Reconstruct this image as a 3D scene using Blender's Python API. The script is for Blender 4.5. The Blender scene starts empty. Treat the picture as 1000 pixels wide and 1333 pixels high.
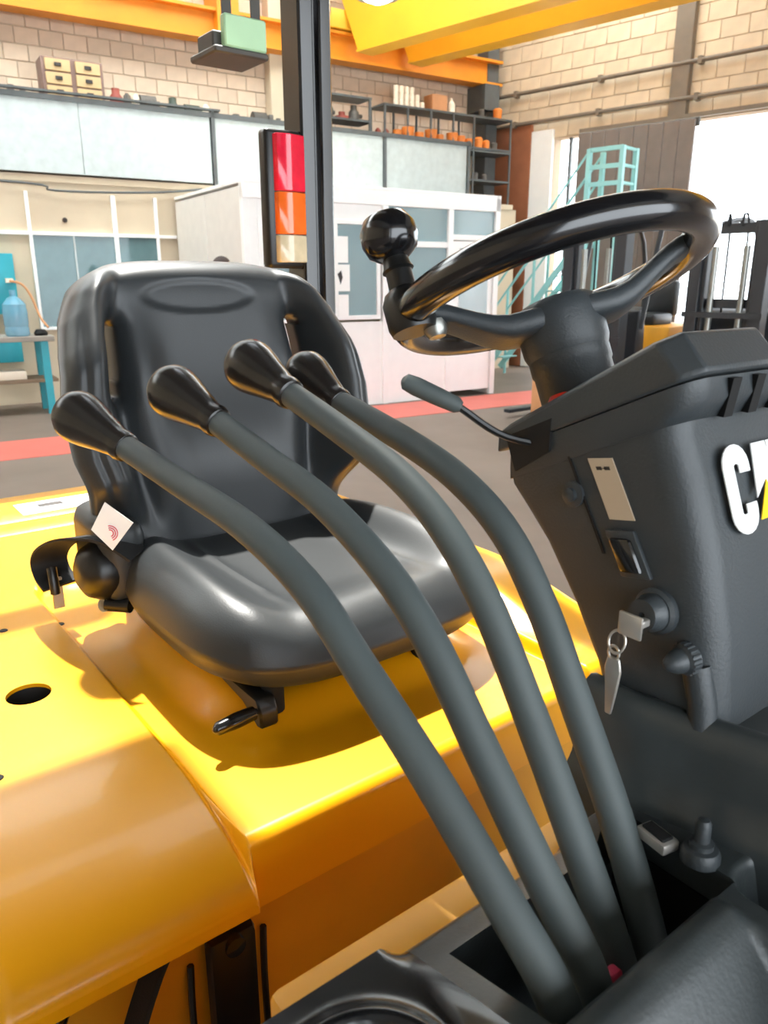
import bpy, bmesh, math, random
from mathutils import Vector, Matrix
random.seed(7)
scene = bpy.context.scene
COL = scene.collection

# ------------------------------------------------------------------ camera, sky, sun, exposure
# World axes follow the forklift: +X is its forward direction, +Y its left side, Z up.
HEAD = math.radians(52.5)
cam_data = bpy.data.cameras.new('camera')
cam = bpy.data.objects.new('camera', cam_data)
COL.objects.link(cam)
cam.location = (0, 0, 1.55)
cam.rotation_euler = (math.radians(90 - 16.8), 0, HEAD)
cam_data.sensor_fit = 'VERTICAL'
cam_data.sensor_height = 24.0
cam_data.lens = 24.0 * 1000.0 / 1333.0
cam_data.clip_start = 0.02
cam_data.clip_end = 200
scene.camera = cam
cam_data.dof.use_dof = True          # the slight softness of the far hall and the nearest console
cam_data.dof.focus_distance = 0.95
cam_data.dof.aperture_fstop = 8.0

world = bpy.data.worlds.new('sky')
scene.world = world
world.use_nodes = True
wn = world.node_tree.nodes
wn['Background'].inputs[0].default_value = (0.87, 0.94, 1.0, 1)
wn['Background'].inputs[1].default_value = 7.0

sun_data = bpy.data.lights.new('sun', 'SUN')
sun_data.energy = 14.0
sun_data.angle = math.radians(1.6)
sun_data.color = (1.0, 0.97, 0.90)
sun = bpy.data.objects.new('sun', sun_data)
COL.objects.link(sun)
SUN_DIR = Vector((0.42, -0.17, -1.0)).normalized()
sun.rotation_euler = SUN_DIR.to_track_quat('-Z', 'Y').to_euler()
sun.location = (-8, 4, 10)

scene.view_settings.view_transform = 'Standard'
scene.view_settings.look = 'None'
scene.view_settings.gamma = 1.0
scene.view_settings.use_curve_mapping = False
scene.view_settings.exposure = -0.08

# ------------------------------------------------------------------ materials
def lin(c):
    out = []
    for v in c:
        v /= 255.0
        out.append(v / 12.92 if v <= 0.04045 else ((v + 0.055) / 1.055) ** 2.4)
    return tuple(out) + (1.0,)

MATS = {}
def mat(name, rgb, rough=0.5, metal=0.0, var=0.12, vscale=6.0, bump=0.0, bscale=150.0, coat=0.0,
        rnd=0.0, alpha=1.0, emit=0.0, trans=0.0, col2=None, spec=0.5):
    m = bpy.data.materials.new(name)
    m.use_nodes = True
    nt = m.node_tree
    b = nt.nodes['Principled BSDF']
    b.inputs['Roughness'].default_value = rough
    b.inputs['Metallic'].default_value = metal
    b.inputs['Specular IOR Level'].default_value = spec
    b.inputs['Coat Weight'].default_value = coat
    b.inputs['Coat Roughness'].default_value = 0.08
    b.inputs['Alpha'].default_value = alpha
    b.inputs['Transmission Weight'].default_value = trans
    base = lin(rgb)
    tc = nt.nodes.new('ShaderNodeTexCoord')
    nz = nt.nodes.new('ShaderNodeTexNoise')
    nz.inputs['Scale'].default_value = vscale
    nz.inputs['Detail'].default_value = 5
    nt.links.new(tc.outputs['Object'], nz.inputs['Vector'])
    ramp = nt.nodes.new('ShaderNodeValToRGB')
    ramp.color_ramp.elements[0].position = 0.3
    ramp.color_ramp.elements[1].position = 0.7
    lo = lin(col2) if col2 else tuple(v * (1 - var) for v in base[:3]) + (1,)
    hi = base if col2 else tuple(min(1, v * (1 + var)) for v in base[:3]) + (1,)
    ramp.color_ramp.elements[0].color = lo
    ramp.color_ramp.elements[1].color = hi
    nt.links.new(nz.outputs['Fac'], ramp.inputs['Fac'])
    out = ramp.outputs['Color']
    if rnd:
        oi = nt.nodes.new('ShaderNodeObjectInfo')
        mr = nt.nodes.new('ShaderNodeMapRange')
        mr.inputs['To Min'].default_value = 1 - rnd
        mr.inputs['To Max'].default_value = 1 + rnd
        nt.links.new(oi.outputs['Random'], mr.inputs['Value'])
        mx = nt.nodes.new('ShaderNodeVectorMath')
        mx.operation = 'SCALE'
        nt.links.new(out, mx.inputs[0])
        nt.links.new(mr.outputs['Result'], mx.inputs['Scale'])
        out = mx.outputs['Vector']
    nt.links.new(out, b.inputs['Base Color'])
    if emit:
        nt.links.new(out, b.inputs['Emission Color'])
        b.inputs['Emission Strength'].default_value = emit
    if bump:
        n2 = nt.nodes.new('ShaderNodeTexNoise')
        n2.inputs['Scale'].default_value = bscale
        n2.inputs['Detail'].default_value = 3
        nt.links.new(tc.outputs['Object'], n2.inputs['Vector'])
        bp = nt.nodes.new('ShaderNodeBump')
        bp.inputs['Strength'].default_value = bump
        bp.inputs['Distance'].default_value = 0.002
        nt.links.new(n2.outputs['Fac'], bp.inputs['Height'])
        nt.links.new(bp.outputs['Normal'], b.inputs['Normal'])
    MATS[name] = m
    return m

mat('yellow', (246, 170, 8), 0.34, coat=0.15, var=0.03, vscale=2)
mat('yellow_dull', (236, 166, 34), 0.45, var=0.08)
mat('vinyl', (45, 48, 50), 0.40, var=0.10, bump=0.08, bscale=420)
mat('sleeve', (74, 82, 82), 0.62, var=0.08, bump=0.05, bscale=300)
mat('knob_black', (34, 31, 29), 0.27, var=0.05, coat=0.1)
mat('dash', (53, 58, 61), 0.46, var=0.08, bump=0.18, bscale=380)
mat('console', (52, 57, 58), 0.33, var=0.22, vscale=14, bump=0.10, bscale=300)
mat('tray_black', (22, 23, 25), 0.22, var=0.1)
mat('gloss_black', (22, 22, 24), 0.20, var=0.05, coat=0.5)
mat('black_metal', (22, 22, 22), 0.35, var=0.1)
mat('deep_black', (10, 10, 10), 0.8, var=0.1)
mat('webbing', (24, 24, 25), 0.8, var=0.15, bump=0.3, bscale=600)
mat('steel', (205, 200, 192), 0.3, metal=0.7, var=0.1, vscale=30)
mat('zinc', (150, 150, 145), 0.35, metal=0.8, var=0.1, vscale=40)
mat('white_paint', (240, 240, 238), 0.5, var=0.02)
mat('sticker_white', (248, 246, 242), 0.5, var=0.02)
mat('label_beige', (190, 172, 148), 0.5, var=0.06)
mat('logo_yellow', (255, 214, 20), 0.4, var=0.02)
mat('ink_dark', (50, 44, 42), 0.6, var=0.02)
mat('tag_red', (222, 96, 110), 0.6, var=0.02)
mat('red_plastic', (214, 50, 24), 0.4, var=0.04)
mat('pink', (226, 70, 100), 0.5)
mat('lens_red', (222, 30, 60), 0.18, var=0.10, vscale=30, coat=0.5)
mat('lens_amber', (235, 106, 30), 0.18, var=0.10, vscale=30, coat=0.5)
mat('lens_clear', (205, 192, 160), 0.18, var=0.10, vscale=30, coat=0.5)
mat('box_green', (180, 222, 180), 0.5, var=0.08)
mat('cap_dark', (70, 66, 60), 0.5)
mat('block', (214, 192, 168), 0.85, var=0.08, vscale=5, bump=0.4, bscale=60, rnd=0.07)
mat('block_right', (214, 194, 166), 0.85, var=0.08, vscale=5, bump=0.4, bscale=60, rnd=0.07)
mat('mortar', (186, 166, 144), 0.9, var=0.12, vscale=3)
mat('beige_wall', (206, 190, 164), 0.8, var=0.06, vscale=2)
mat('brown_wall', (150, 92, 62), 0.8, var=0.15, vscale=3)
mat('orange_beam', (226, 140, 26), 0.5, var=0.10, vscale=2)
mat('crane_yellow', (240, 178, 40), 0.45, var=0.05, vscale=2)
mat('galvanised', (186, 195, 193), 0.45, metal=0.15, var=0.08, vscale=9)
mat('rail_dark', (84, 88, 88), 0.5, var=0.15)
mat('office_white', (248, 247, 244), 0.5, var=0.02)
mat('office_grey', (226, 222, 215), 0.55, var=0.03)
mat('pane', (176, 206, 214), 0.06, var=0.05, vscale=1.5, alpha=0.45)
mat('pane_dark', (96, 128, 132), 0.06, var=0.35, vscale=1.2, alpha=0.85)
mat('concrete_floor', (118, 104, 94), 0.55, var=0.16, vscale=1.3, bump=0.08, bscale=40)
mat('red_floor', (206, 104, 92), 0.5, var=0.08, vscale=2)
mat('outside_ground', (190, 185, 175), 0.9)
mat('shutter', (122, 112, 106), 0.6, var=0.08)
mat('pipe_grey', (120, 108, 94), 0.6, var=0.08)
mat('teal', (42, 160, 176), 0.45, var=0.06)
mat('teal_pale', (146, 206, 206), 0.45, var=0.06)
mat('bottle_blue', (120, 178, 205), 0.08, var=0.05, alpha=0.6)
mat('bench_grey', (148, 142, 132), 0.6, var=0.1)
mat('bench_wood', (128, 106, 84), 0.7, var=0.15)
mat('can_white', (238, 226, 206), 0.5, var=0.03)
mat('pot_orange', (226, 130, 50), 0.5, var=0.1, rnd=0.12)
mat('carton', (196, 140, 96), 0.8, var=0.08)
mat('drawer_tan', (202, 172, 126), 0.7, var=0.1)
mat('part_grey', (88, 84, 78), 0.6, var=0.25, vscale=30, rnd=0.3)
mat('part_green', (66, 78, 66), 0.6, var=0.2)
mat('cabinet_body', (136, 110, 100), 0.7, var=0.1)
mat('part_red', (150, 70, 56), 0.6, var=0.15)
mat('mast_black', (40, 42, 46), 0.45, var=0.1)
mat('tyre', (26, 26, 27), 0.8)
mat('ceiling_grey', (170, 168, 162), 0.8)
mat('lamp_glow', (255, 244, 214), 0.5, emit=45.0, var=0.0)
mat('skin', (196, 146, 116), 0.55, var=0.04)
mat('hair', (52, 34, 28), 0.6, var=0.2, vscale=60)
mat('overall_blue', (56, 72, 104), 0.8, var=0.08)

def translucent_mat(name, rgb):
    m = bpy.data.materials.new(name)
    m.use_nodes = True
    nt = m.node_tree
    nt.nodes.remove(nt.nodes['Principled BSDF'])
    t_ = nt.nodes.new('ShaderNodeBsdfTranslucent')
    d_ = nt.nodes.new('ShaderNodeBsdfDiffuse')
    mx = nt.nodes.new('ShaderNodeMixShader')
    t_.inputs['Color'].default_value = lin(rgb)
    d_.inputs['Color'].default_value = lin(rgb)
    mx.inputs[0].default_value = 0.1
    nt.links.new(t_.outputs[0], mx.inputs[1]); nt.links.new(d_.outputs[0], mx.inputs[2])
    nt.links.new(mx.outputs[0], nt.nodes['Material Output'].inputs['Surface'])
    MATS[name] = m
translucent_mat('diffuser_sheet', (250, 251, 250))

# ------------------------------------------------------------------ frames and mesh builder
FRAME_T = Matrix.Identity(4)                                         # forklift / world
FRAME_H = Matrix.Rotation(math.radians(84.5), 4, 'Z')                # hall: x along the left wall, y towards it
C0 = FRAME_H @ Vector((9.72, 11.95, 0))
FRAME_W = Matrix.Translation(C0) @ Matrix.Rotation(math.radians(9.0), 4, 'Z')   # right wall: x along it, y outwards
WM = {}

def props(o, label=None, cat=None, group=None, kind=None):
    if label: o['label'] = label
    if cat: o['category'] = cat
    if group: o['group'] = group
    if kind: o['kind'] = kind
    return o

def attach(o, M, parent):
    COL.objects.link(o)
    if parent is not None:
        o.parent = parent
        o.matrix_basis = WM[parent.name].inverted() @ M
    else:
        o.matrix_basis = M
    WM[o.name] = M
    return o

def empty(name, frame, loc, label, cat, group=None, kind=None):
    o = bpy.data.objects.new(name, None)
    o.empty_display_size = 0.1
    attach(o, frame @ Matrix.Translation(Vector(loc)), None)
    return props(o, label, cat, group, kind)

def copy_tree(o, M, label=None, parent=None):
    c = o.copy()
    COL.objects.link(c)
    if parent is None:
        c.matrix_basis = M
        WM[c.name] = M
    else:
        c.parent = parent
        WM[c.name] = WM[parent.name] @ c.matrix_basis
    if label: c['label'] = label
    for ch in list(o.children):
        copy_tree(ch, None, None, c)
    return c

class MB:
    def __init__(s):
        s.bm = bmesh.new()
    def _face(s, vs):
        try:
            return s.bm.faces.new(vs)
        except ValueError:
            return None
    def box(s, x0, x1, y0, y1, z0, z1, bev=0.0, seg=2):
        v = [s.bm.verts.new(p) for p in ((x0,y0,z0),(x1,y0,z0),(x1,y1,z0),(x0,y1,z0),(x0,y0,z1),(x1,y0,z1),(x1,y1,z1),(x0,y1,z1))]
        fs = [s.bm.faces.new([v[i] for i in q]) for q in ((3,2,1,0),(4,5,6,7),(0,1,5,4),(1,2,6,5),(2,3,7,6),(3,0,4,7))]
        if bev:
            es = list({e for f in fs for e in f.edges})
            bmesh.ops.bevel(s.bm, geom=es, offset=bev, segments=seg, profile=0.5, affect='EDGES')
        return s
    def prism(s, poly, fn, d0, d1, bev=0.0, seg=2):
        """poly: 2D points; fn(u,v,d)->point; extruded from d0 to d1"""
        a = [s.bm.verts.new(fn(u, v, d0)) for u, v in poly]
        b = [s.bm.verts.new(fn(u, v, d1)) for u, v in poly]
        n = len(poly)
        fs = [s.bm.faces.new(a[::-1]), s.bm.faces.new(b)]
        for i in range(n):
            fs.append(s.bm.faces.new((a[i], a[(i+1) % n], b[(i+1) % n], b[i])))
        bmesh.ops.recalc_face_normals(s.bm, faces=fs)
        if bev:
            es = list({e for f in fs for e in f.edges})
            bmesh.ops.bevel(s.bm, geom=es, offset=bev, segments=seg, profile=0.5, affect='EDGES')
        return s
    def rings(s, rings, cap0=True, cap1=True, closed=False):
        vr = [[s.bm.verts.new(p) for p in r] for r in rings]
        n = len(vr[0])
        m = len(vr)
        for i in range(m if closed else m - 1):
            A_, B_ = vr[i], vr[(i+1) % m]
            for j in range(n):
                s._face((A_[j], A_[(j+1) % n], B_[(j+1) % n], B_[j]))
        if not closed:
            if cap0: s._face(vr[0][::-1])
            if cap1: s._face(vr[-1])
        return s
    def tube(s, pts, r, seg=14, cap=True, closed=False, flat=None, up=None):
        """sweep; r number or list; flat=(w,h) for a rectangular strap section"""
        P = [Vector(p) for p in pts]
        n = len(P)
        R_ = r if isinstance(r, (list, tuple)) else [r] * n
        T_ = []
        for i in range(n):
            if closed: d = P[(i+1) % n] - P[i-1]
            elif i == 0: d = P[1] - P[0]
            elif i == n-1: d = P[-1] - P[-2]
            else: d = (P[i+1] - P[i]).normalized() + (P[i] - P[i-1]).normalized()
            T_.append(d.normalized())
        ref = Vector(up) if up else (Vector((0, 0, 1)) if abs(T_[0].z) < 0.9 else Vector((1, 0, 0)))
        N_ = (ref - T_[0] * ref.dot(T_[0])).normalized()
        rings = []
        for i in range(n):
            N_ = (N_ - T_[i] * N_.dot(T_[i])).normalized()
            B_ = T_[i].cross(N_)
            if flat:
                w, h = flat[0] / 2, flat[1] / 2
                rings.append([P[i] + N_ * a + B_ * b for a, b in ((h, w), (h, -w), (-h, -w), (-h, w))])
            else:
                rings.append([P[i] + (N_ * math.cos(2*math.pi*k/seg) + B_ * math.sin(2*math.pi*k/seg)) * R_[i] for k in range(seg)])
        s.rings(rings, cap, cap, closed)
        return s
    def lathe(s, prof, base=(0, 0, 0), axis=(0, 0, 1), seg=24, cap=True):
        """prof: (radius, distance along axis)"""
        ax = Vector(axis).normalized()
        ref = Vector((0, 0, 1)) if abs(ax.z) < 0.9 else Vector((1, 0, 0))
        u = (ref - ax * ref.dot(ax)).normalized()
        w = ax.cross(u)
        b = Vector(base)
        s.rings([[b + ax * d + (u * math.cos(2*math.pi*k/seg) + w * math.sin(2*math.pi*k/seg)) * max(r, 1e-4) for k in range(seg)] for r, d in prof], cap, cap)
        return s
    def cyl(s, p0, p1, r0, r1=None, seg=16):
        r1 = r0 if r1 is None else r1
        d = Vector(p1) - Vector(p0)
        return s.lathe([(r0, 0), (r1, d.length)], p0, d, seg)
    def slab(s, front, back, nu, nv, mask=None):
        """closed thick sheet: front(u,v), back(u,v) for u,v in 0..1; mask(i,j) keeps a cell"""
        Fv = [[None]*(nv+1) for _ in range(nu+1)]
        Bv = [[None]*(nv+1) for _ in range(nu+1)]
        keep = [[(mask is None or mask((i+.5)/nu, (j+.5)/nv)) for j in range(nv)] for i in range(nu)]
        def fv(i, j):
            if Fv[i][j] is None: Fv[i][j] = s.bm.verts.new(front(i/nu, j/nv))
            return Fv[i][j]
        def bv(i, j):
            if Bv[i][j] is None: Bv[i][j] = s.bm.verts.new(back(i/nu, j/nv))
            return Bv[i][j]
        K = lambda i, j: 0 <= i < nu and 0 <= j < nv and keep[i][j]
        for i in range(nu):
            for j in range(nv):
                if not keep[i][j]: continue
                s._face((fv(i,j), fv(i+1,j), fv(i+1,j+1), fv(i,j+1)))
                s._face((bv(i,j), bv(i,j+1), bv(i+1,j+1), bv(i+1,j)))
                if not K(i-1,j): s._face((fv(i,j), fv(i,j+1), bv(i,j+1), bv(i,j)))
                if not K(i+1,j): s._face((fv(i+1,j+1), fv(i+1,j), bv(i+1,j), bv(i+1,j+1)))
                if not K(i,j-1): s._face((fv(i+1,j), fv(i,j), bv(i,j), bv(i+1,j)))
                if not K(i,j+1): s._face((fv(i,j+1), fv(i+1,j+1), bv(i+1,j+1), bv(i,j+1)))
        return s
    def mesh(s, name, material, origin=None, angle=38, smooth=True):
        bmesh.ops.recalc_face_normals(s.bm, faces=s.bm.faces)
        vs = s.bm.verts
        if origin is None:
            xs = [v.co.x for v in vs]; ys = [v.co.y for v in vs]; zs = [v.co.z for v in vs]
            origin = Vector(((min(xs)+max(xs))/2, (min(ys)+max(ys))/2, min(zs)))
        origin = Vector(origin)
        bmesh.ops.translate(s.bm, verts=list(vs), vec=-origin)
        me = bpy.data.meshes.new(name)
        s.bm.to_mesh(me)
        s.bm.free()
        if smooth:
            me.polygons.foreach_set('use_smooth', [True] * len(me.polygons))
            me.set_sharp_from_angle(angle=math.radians(angle))
        me.materials.append(MATS[material])
        return me, origin
    def build(s, name, material, parent=None, frame=FRAME_T, label=None, cat=None, group=None, kind=None, origin=None, angle=38, subsurf=0):
        me, og = s.mesh(name, material, origin, angle)
        o = bpy.data.objects.new(name, me)
        attach(o, frame @ Matrix.Translation(og), parent)
        if subsurf:
            md = o.modifiers.new('smooth', 'SUBSURF')
            md.levels = md.render_levels = subsurf
        return props(o, label, cat, group, kind)

def smooth_path(pts, sub=6):
    P = [Vector(p) for p in pts]
    out = []
    for i in range(len(P) - 1):
        p0 = P[max(i-1, 0)]; p1 = P[i]; p2 = P[i+1]; p3 = P[min(i+2, len(P)-1)]
        for k in range(sub):
            t = k / sub
            out.append(0.5 * ((2*p1) + (p2-p0)*t + (2*p0-5*p1+4*p2-p3)*t*t + (3*p1-p0-3*p2+p3)*t**3))
    out.append(P[-1])
    return out

def sstep(a, b, x):
    t = max(0.0, min(1.0, (x - a) / (b - a)))
    return t * t * (3 - 2 * t)
def lerp(a, b, t): return a + (b - a) * t
def interp(tab, x):
    if x <= tab[0][0]: return tab[0][1]
    for (x0, y0), (x1, y1) in zip(tab, tab[1:]):
        if x <= x1: return lerp(y0, y1, (x - x0) / (x1 - x0))
    return tab[-1][1]
def rrect_d(x, y, x0, x1, y0, y1, r):
    """signed distance to a rounded rectangle, negative inside"""
    cx, cy = (x0+x1)/2, (y0+y1)/2
    qx, qy = abs(x-cx) - (x1-x0)/2 + r, abs(y-cy) - (y1-y0)/2 + r
    return min(max(qx, qy), 0) + math.hypot(max(qx, 0), max(qy, 0)) - r

# ------------------------------------------------------------------ the hall
MB().box(-9.2, 15.5, -7.2, 12.2, -0.15, 0).build('floor', 'concrete_floor', frame=FRAME_H, kind='structure', label='grey brown worn concrete workshop floor')
MB().box(-6, 9.3, 7.5, 8.42, 0.0, 0.004).build('trim_1', 'red_floor', frame=FRAME_H, kind='structure', label='red painted lane along the foot of the office')
MB().box(-6, 24, 0.0, 30, -0.40, -0.16).build('ground_outside', 'outside_ground', frame=FRAME_W, kind='structure', label='pale bright yard seen through the open gate')
ceil = MB()  # unseen roof, added; its gaps are shaped to let sun and daylight in
for y0, y1 in ((10.4, 12.2), (5.0, 7.2), (-7.2, 2.9)):
    ceil.box(-9, 15.5, y0, y1, 7.2, 7.3)
ceil.box(-9, -0.3, 2.9, 5.0, 7.2, 7.3); ceil.box(2.9, 15.5, 2.9, 5.0, 7.2, 7.3)
ceil.build('ceiling', 'ceiling_grey', frame=FRAME_H, kind='structure', label='unseen added roof panels with gaps shaped for the sun')

sk = MB()  # sheets added out of view to diffuse daylight onto the far hall
sk.box(-9, 15.5, 7.2, 10.4, 7.22, 7.23)
sk.build('ceiling_diffuser', 'diffuser_sheet', frame=FRAME_H, kind='structure', label='added translucent roof sheets out of view spreading daylight')
wf = MB().box(-9.2, -4.0, -7.2, -7.0, 0, 7.2)  # unseen wall; its gate opening is added as daylight fill
wf.box(8.5, 15.5, -7.2, -7.0, 0, 7.2); wf.box(-4.0, 8.5, -7.2, -7.0, 5.8, 7.2)
wf.build('wall_front', 'beige_wall', frame=FRAME_H, kind='structure', label='plain wall behind the camera with a gate opening added for fill light')
MB().box(-9.2, -9.0, -7.2, 12.2, 0, 7.2).build('wall_side', 'beige_wall', frame=FRAME_H, kind='structure', label='added plain wall out of view far to the left')  # unseen wall, added to close the hall and steer its daylight
# left wall: mortar body, beige plastered base, single concrete blocks above
wall_l = MB().box(-9, 9.9, 11.97, 12.2, 0, 7.2).build('wall_left', 'mortar', frame=FRAME_H, kind='structure', label='pale concrete block wall behind the mezzanine')
def block_mesh(name, w, h, d, material):
    m = MB().box(0, w, 0, d, 0, h, 0.006, 1)
    me, _ = m.mesh(name, material, (0, 0, 0))
    return me
def add_block(me, parent, frame, p, sx=1.0):
    o = bpy.data.objects.new('block', me)
    attach(o, frame @ Matrix.Translation(Vector(p)) @ Matrix.Diagonal((sx, 1, 1, 1)), parent)
bl = block_mesh('block', 0.288, 0.188, 0.05, 'block')
row = 0
z = 3.66
while z < 5.45:
    a = 1.0 + (0.15 if row % 2 else 0.0)
    while a < 9.5:
        add_block(bl, wall_l, FRAME_H, (a, 11.957 + random.uniform(-.002, .002), z))
        a += 0.30
    z += 0.20
    row += 1
extra = MB()
z = 5.66; row = 0
while z < 7.1:
    a = 0.0 + (0.15 if row % 2 else 0)
    while a < 9.5:
        extra.box(a, a + .288, 11.957, 11.985, z, z + .188)
        a += .30
    z += .20; row += 1
extra.build('upper_blocks', 'block', wall_l, FRAME_H, kind='stuff')

# right wall with the small opening and the big gate opening
wr = MB()
wr.box(-0.3, 20.2, 0.02, 0.25, 3.85, 7.2)
wr.box(-0.3, 1.36, 0.02, 0.25, 0, 3.85)
wr.box(12.5, 20.2, 0.02, 0.25, 0, 3.85)
wall_r = wr.build('wall_right', 'mortar', frame=FRAME_W, kind='structure', label='concrete block wall above the open gate')
br = block_mesh('block', 0.388, 0.238, 0.05, 'block_right')
z = 3.87; row = 0
while z < 6.3:
    r = 0.02 + (0.2 if row % 2 else 0.0)
    while r < 6.2:
        add_block(br, wall_r, FRAME_W, (r, 0.007 + random.uniform(-.002, .002), z))
        r += 0.40
    z += 0.25; row += 1
MB().box(0.0, 0.93, -0.06, 0.015, 0, 4.12, .01, 1).build('trim_2', 'brown_wall', frame=FRAME_W, kind='structure', label='brown boarded corner beside the small bright doorway')
MB().box(0.93, 1.36, -0.05, 0.015, 0, 4.0, .01, 1).build('trim_3', 'white_paint', frame=FRAME_W, kind='structure', label='white door jamb panel lit by daylight')
MB().box(1.61, 1.65, 0.08, 0.14, 0, 3.85).build('trim_4', 'rail_dark', frame=FRAME_W, kind='structure', label='slim post in the small bright doorway')
col_ = MB().box(3.38, 3.66, -0.10, 0.02, 3.86, 7.2, .01, 1)
col_.build('trim_5', 'pipe_grey', frame=FRAME_W, kind='structure', label='vertical grey steel column on the block wall')
g = empty('sliding_gate', FRAME_W, (2.9, -0.2, 0), 'dark grey sliding gate leaf beside the bright opening', 'gate')
for i in range(8):
    MB().box(1.98 + i*.24, 2.212 + i*.24, -0.26, -0.2, 0.06, 3.82, .008, 1).build('panel', 'shutter', g, FRAME_W)
MB().box(1.95, 3.93, -0.2, -0.16, 3.72, 3.84).build('frame', 'rail_dark', g, FRAME_W)
MB().box(1.95, 3.93, -0.2, -0.16, 0.04, 0.18).build('frame', 'rail_dark', g, FRAME_W)
MB().box(1.9, 12.5, -0.12, -0.05, 3.86, 3.92).build('gate_rail', 'pipe_grey', None, FRAME_W, 'grey track above the sliding gate', 'rail')

def pipe(z, y, x0, x1, label, r):
    t = empty('wall_pipe', FRAME_W, ((x0+x1)/2, y, z), label, 'pipe', 'pipes along the block wall')
    MB().cyl((x0, y, z), (x1, y, z), r, seg=10).build('pipe', 'pipe_grey', t, FRAME_W)
    x = x0 + 0.5
    while x < x1:
        MB().box(x-.03, x+.03, y-.03, 0.0, z-.05, z+.05).build('bracket', 'pipe_grey', t, FRAME_W)
        x += 1.6
pipe(4.62, -.09, 0.1, 9, 'upper grey pipe running along the right block wall', .032)
pipe(4.14, -.09, 0.1, 9, 'lower grey pipe just above the gate', .03)

# crane runway beam and crane
t = empty('crane_runway_beam', FRAME_H, (4, 11.6, 4.75), 'orange steel runway beam along the left block wall', 'beam')
MB().box(-6, 9.6, 11.62, 11.66, 4.80, 5.12).build('web', 'orange_beam', t, FRAME_H)
MB().box(-6, 9.6, 11.5, 11.78, 4.75, 4.79).build('flange', 'orange_beam', t, FRAME_H)
MB().box(-6, 9.6, 11.5, 11.78, 5.10, 5.14).build('flange', 'orange_beam', t, FRAME_H)
for a, z0, z1 in ((4.62, 4.80, 6.0), (9.35, 4.35, 4.75)):
    MB().box(a-.16, a+.16, 11.46, 11.95, z0, z1).build('bracket', 'orange_beam' if a < 9 else 'rail_dark', t, FRAME_H)
MB().box(5.35, 5.75, 11.75, 11.96, 2.8, 7.2, .01, 1).build('trim_6', 'beige_wall', frame=FRAME_H, kind='structure', label='pale concrete pillar behind the black guard post')
MB().box(9.35, 9.6, 11.6, 11.9, 2.8, 7.2, .01, 1).build('trim_7', 'rail_dark', frame=FRAME_H, kind='structure', label='dark steel column in the corner of the hall')
t = empty('bridge_crane', FRAME_W, (4, -2.7, 4.8), 'yellow double girder bridge crane overhead', 'crane')
for y0, r0, lab in ((-3.32, -0.05, 'nearer'), (-2.32, 0.08, 'farther')):
    poly = [(r0, 4.83), (r0 - .42, 5.75), (r0 - .42, 6.1), (10, 6.1), (10, 4.83)]
    g_ = MB().prism(poly, lambda u, v, d: Vector((u, d, v)), y0 + .03, y0 + .28).build('girder', 'crane_yellow', t, FRAME_W)
    MB().box(r0, 10, y0, y0 + .33, 4.80, 4.83).build('bottom_flange', 'crane_yellow', g_, FRAME_W)
MB().box(6.2, 8.3, 11.46, 11.74, 5.16, 5.42, .02).build('end_carriage', 'crane_yellow', t, FRAME_H)
LA, LB, LZ = 5.20, 8.45, 4.56
t = empty('hall_lamp', FRAME_H, (LA, LB, LZ), 'glowing hall lamp beside the crane girder end', 'lamp')
MB().lathe([(.05, .38), (.09, .30), (.24, .05), (.25, 0), (.22, 0)], (LA, LB, LZ + .03), (0, 0, 1)).build('shade', 'zinc', t, FRAME_H)
MB().lathe([(.001, -.06), (.09, -.05), (.16, -.02), (.2, .02), (.2, .05)], (LA, LB, LZ + .03), (0, 0, 1)).build('bulb', 'lamp_glow', t, FRAME_H)
MB().cyl((LA, LB, LZ + .38), (LA, LB, 7.2), .015, seg=8).build('rod', 'rail_dark', t, FRAME_H)
t = empty('hoist_motor', FRAME_H, (5.8, 11.3, 5.14), 'orange motor box on the runway beam behind the guard post', 'motor')
MB().box(5.6, 5.95, 11.2, 11.45, 5.14, 5.45, .03).build('housing', 'orange_beam', t, FRAME_H)
MB().cyl((5.95, 11.32, 5.3), (6.1, 11.32, 5.3), .11).build('drum', 'rail_dark', t, FRAME_H)

# mezzanine
MB().box(-6, 9.5, 10.97, 11.95, 2.72, 2.80).build('trim_8', 'beige_wall', frame=FRAME_H, kind='structure', label='mezzanine floor edge above the office')
MB().box(-6, 6.96, 11.0, 11.93, 3.62, 3.66).build('mezzanine_shelf', 'rail_dark', None, FRAME_H, 'long dark shelf behind the grey mezzanine panels', 'shelf')
t = empty('mezzanine_cladding', FRAME_H, (4, 10.93, 2.8), 'grey galvanised sheet cladding of the mezzanine', 'cladding')
for a0, a1 in ((-4.2, -.7), (-.697, 2.368), (2.372, 4.06), (4.13, 6.81), (6.87, 8.43)):
    MB().box(a0, a1, 10.93, 10.96, 2.82, 3.66, .004, 1).build('panel', 'galvanised', t, FRAME_H)
for a in (4.095, 6.84, 8.46):
    MB().box(a-.022, a+.022, 10.9, 10.97, 2.79, 3.72).build('post', 'rail_dark', t, FRAME_H)
MB().box(-5, 8.5, 10.9, 10.98, 3.64, 3.70).build('top_rail', 'rail_dark', t, FRAME_H)
MB().box(-5, 4.2, 10.88, 10.96, 3.72, 3.745).build('hand_rail', 'rail_dark', t, FRAME_H)
MB().tube(smooth_path([(-5, 10.94, 2.7), (1.2, 10.93, 2.70), (2.0, 10.93, 2.62), (3.2, 10.93, 2.66), (3.9, 10.95, 2.74)]), .014, 8).build('cable', 'rail_dark', None, FRAME_H, 'thin dark cable sagging under the mezzanine panels', 'cable')

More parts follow.
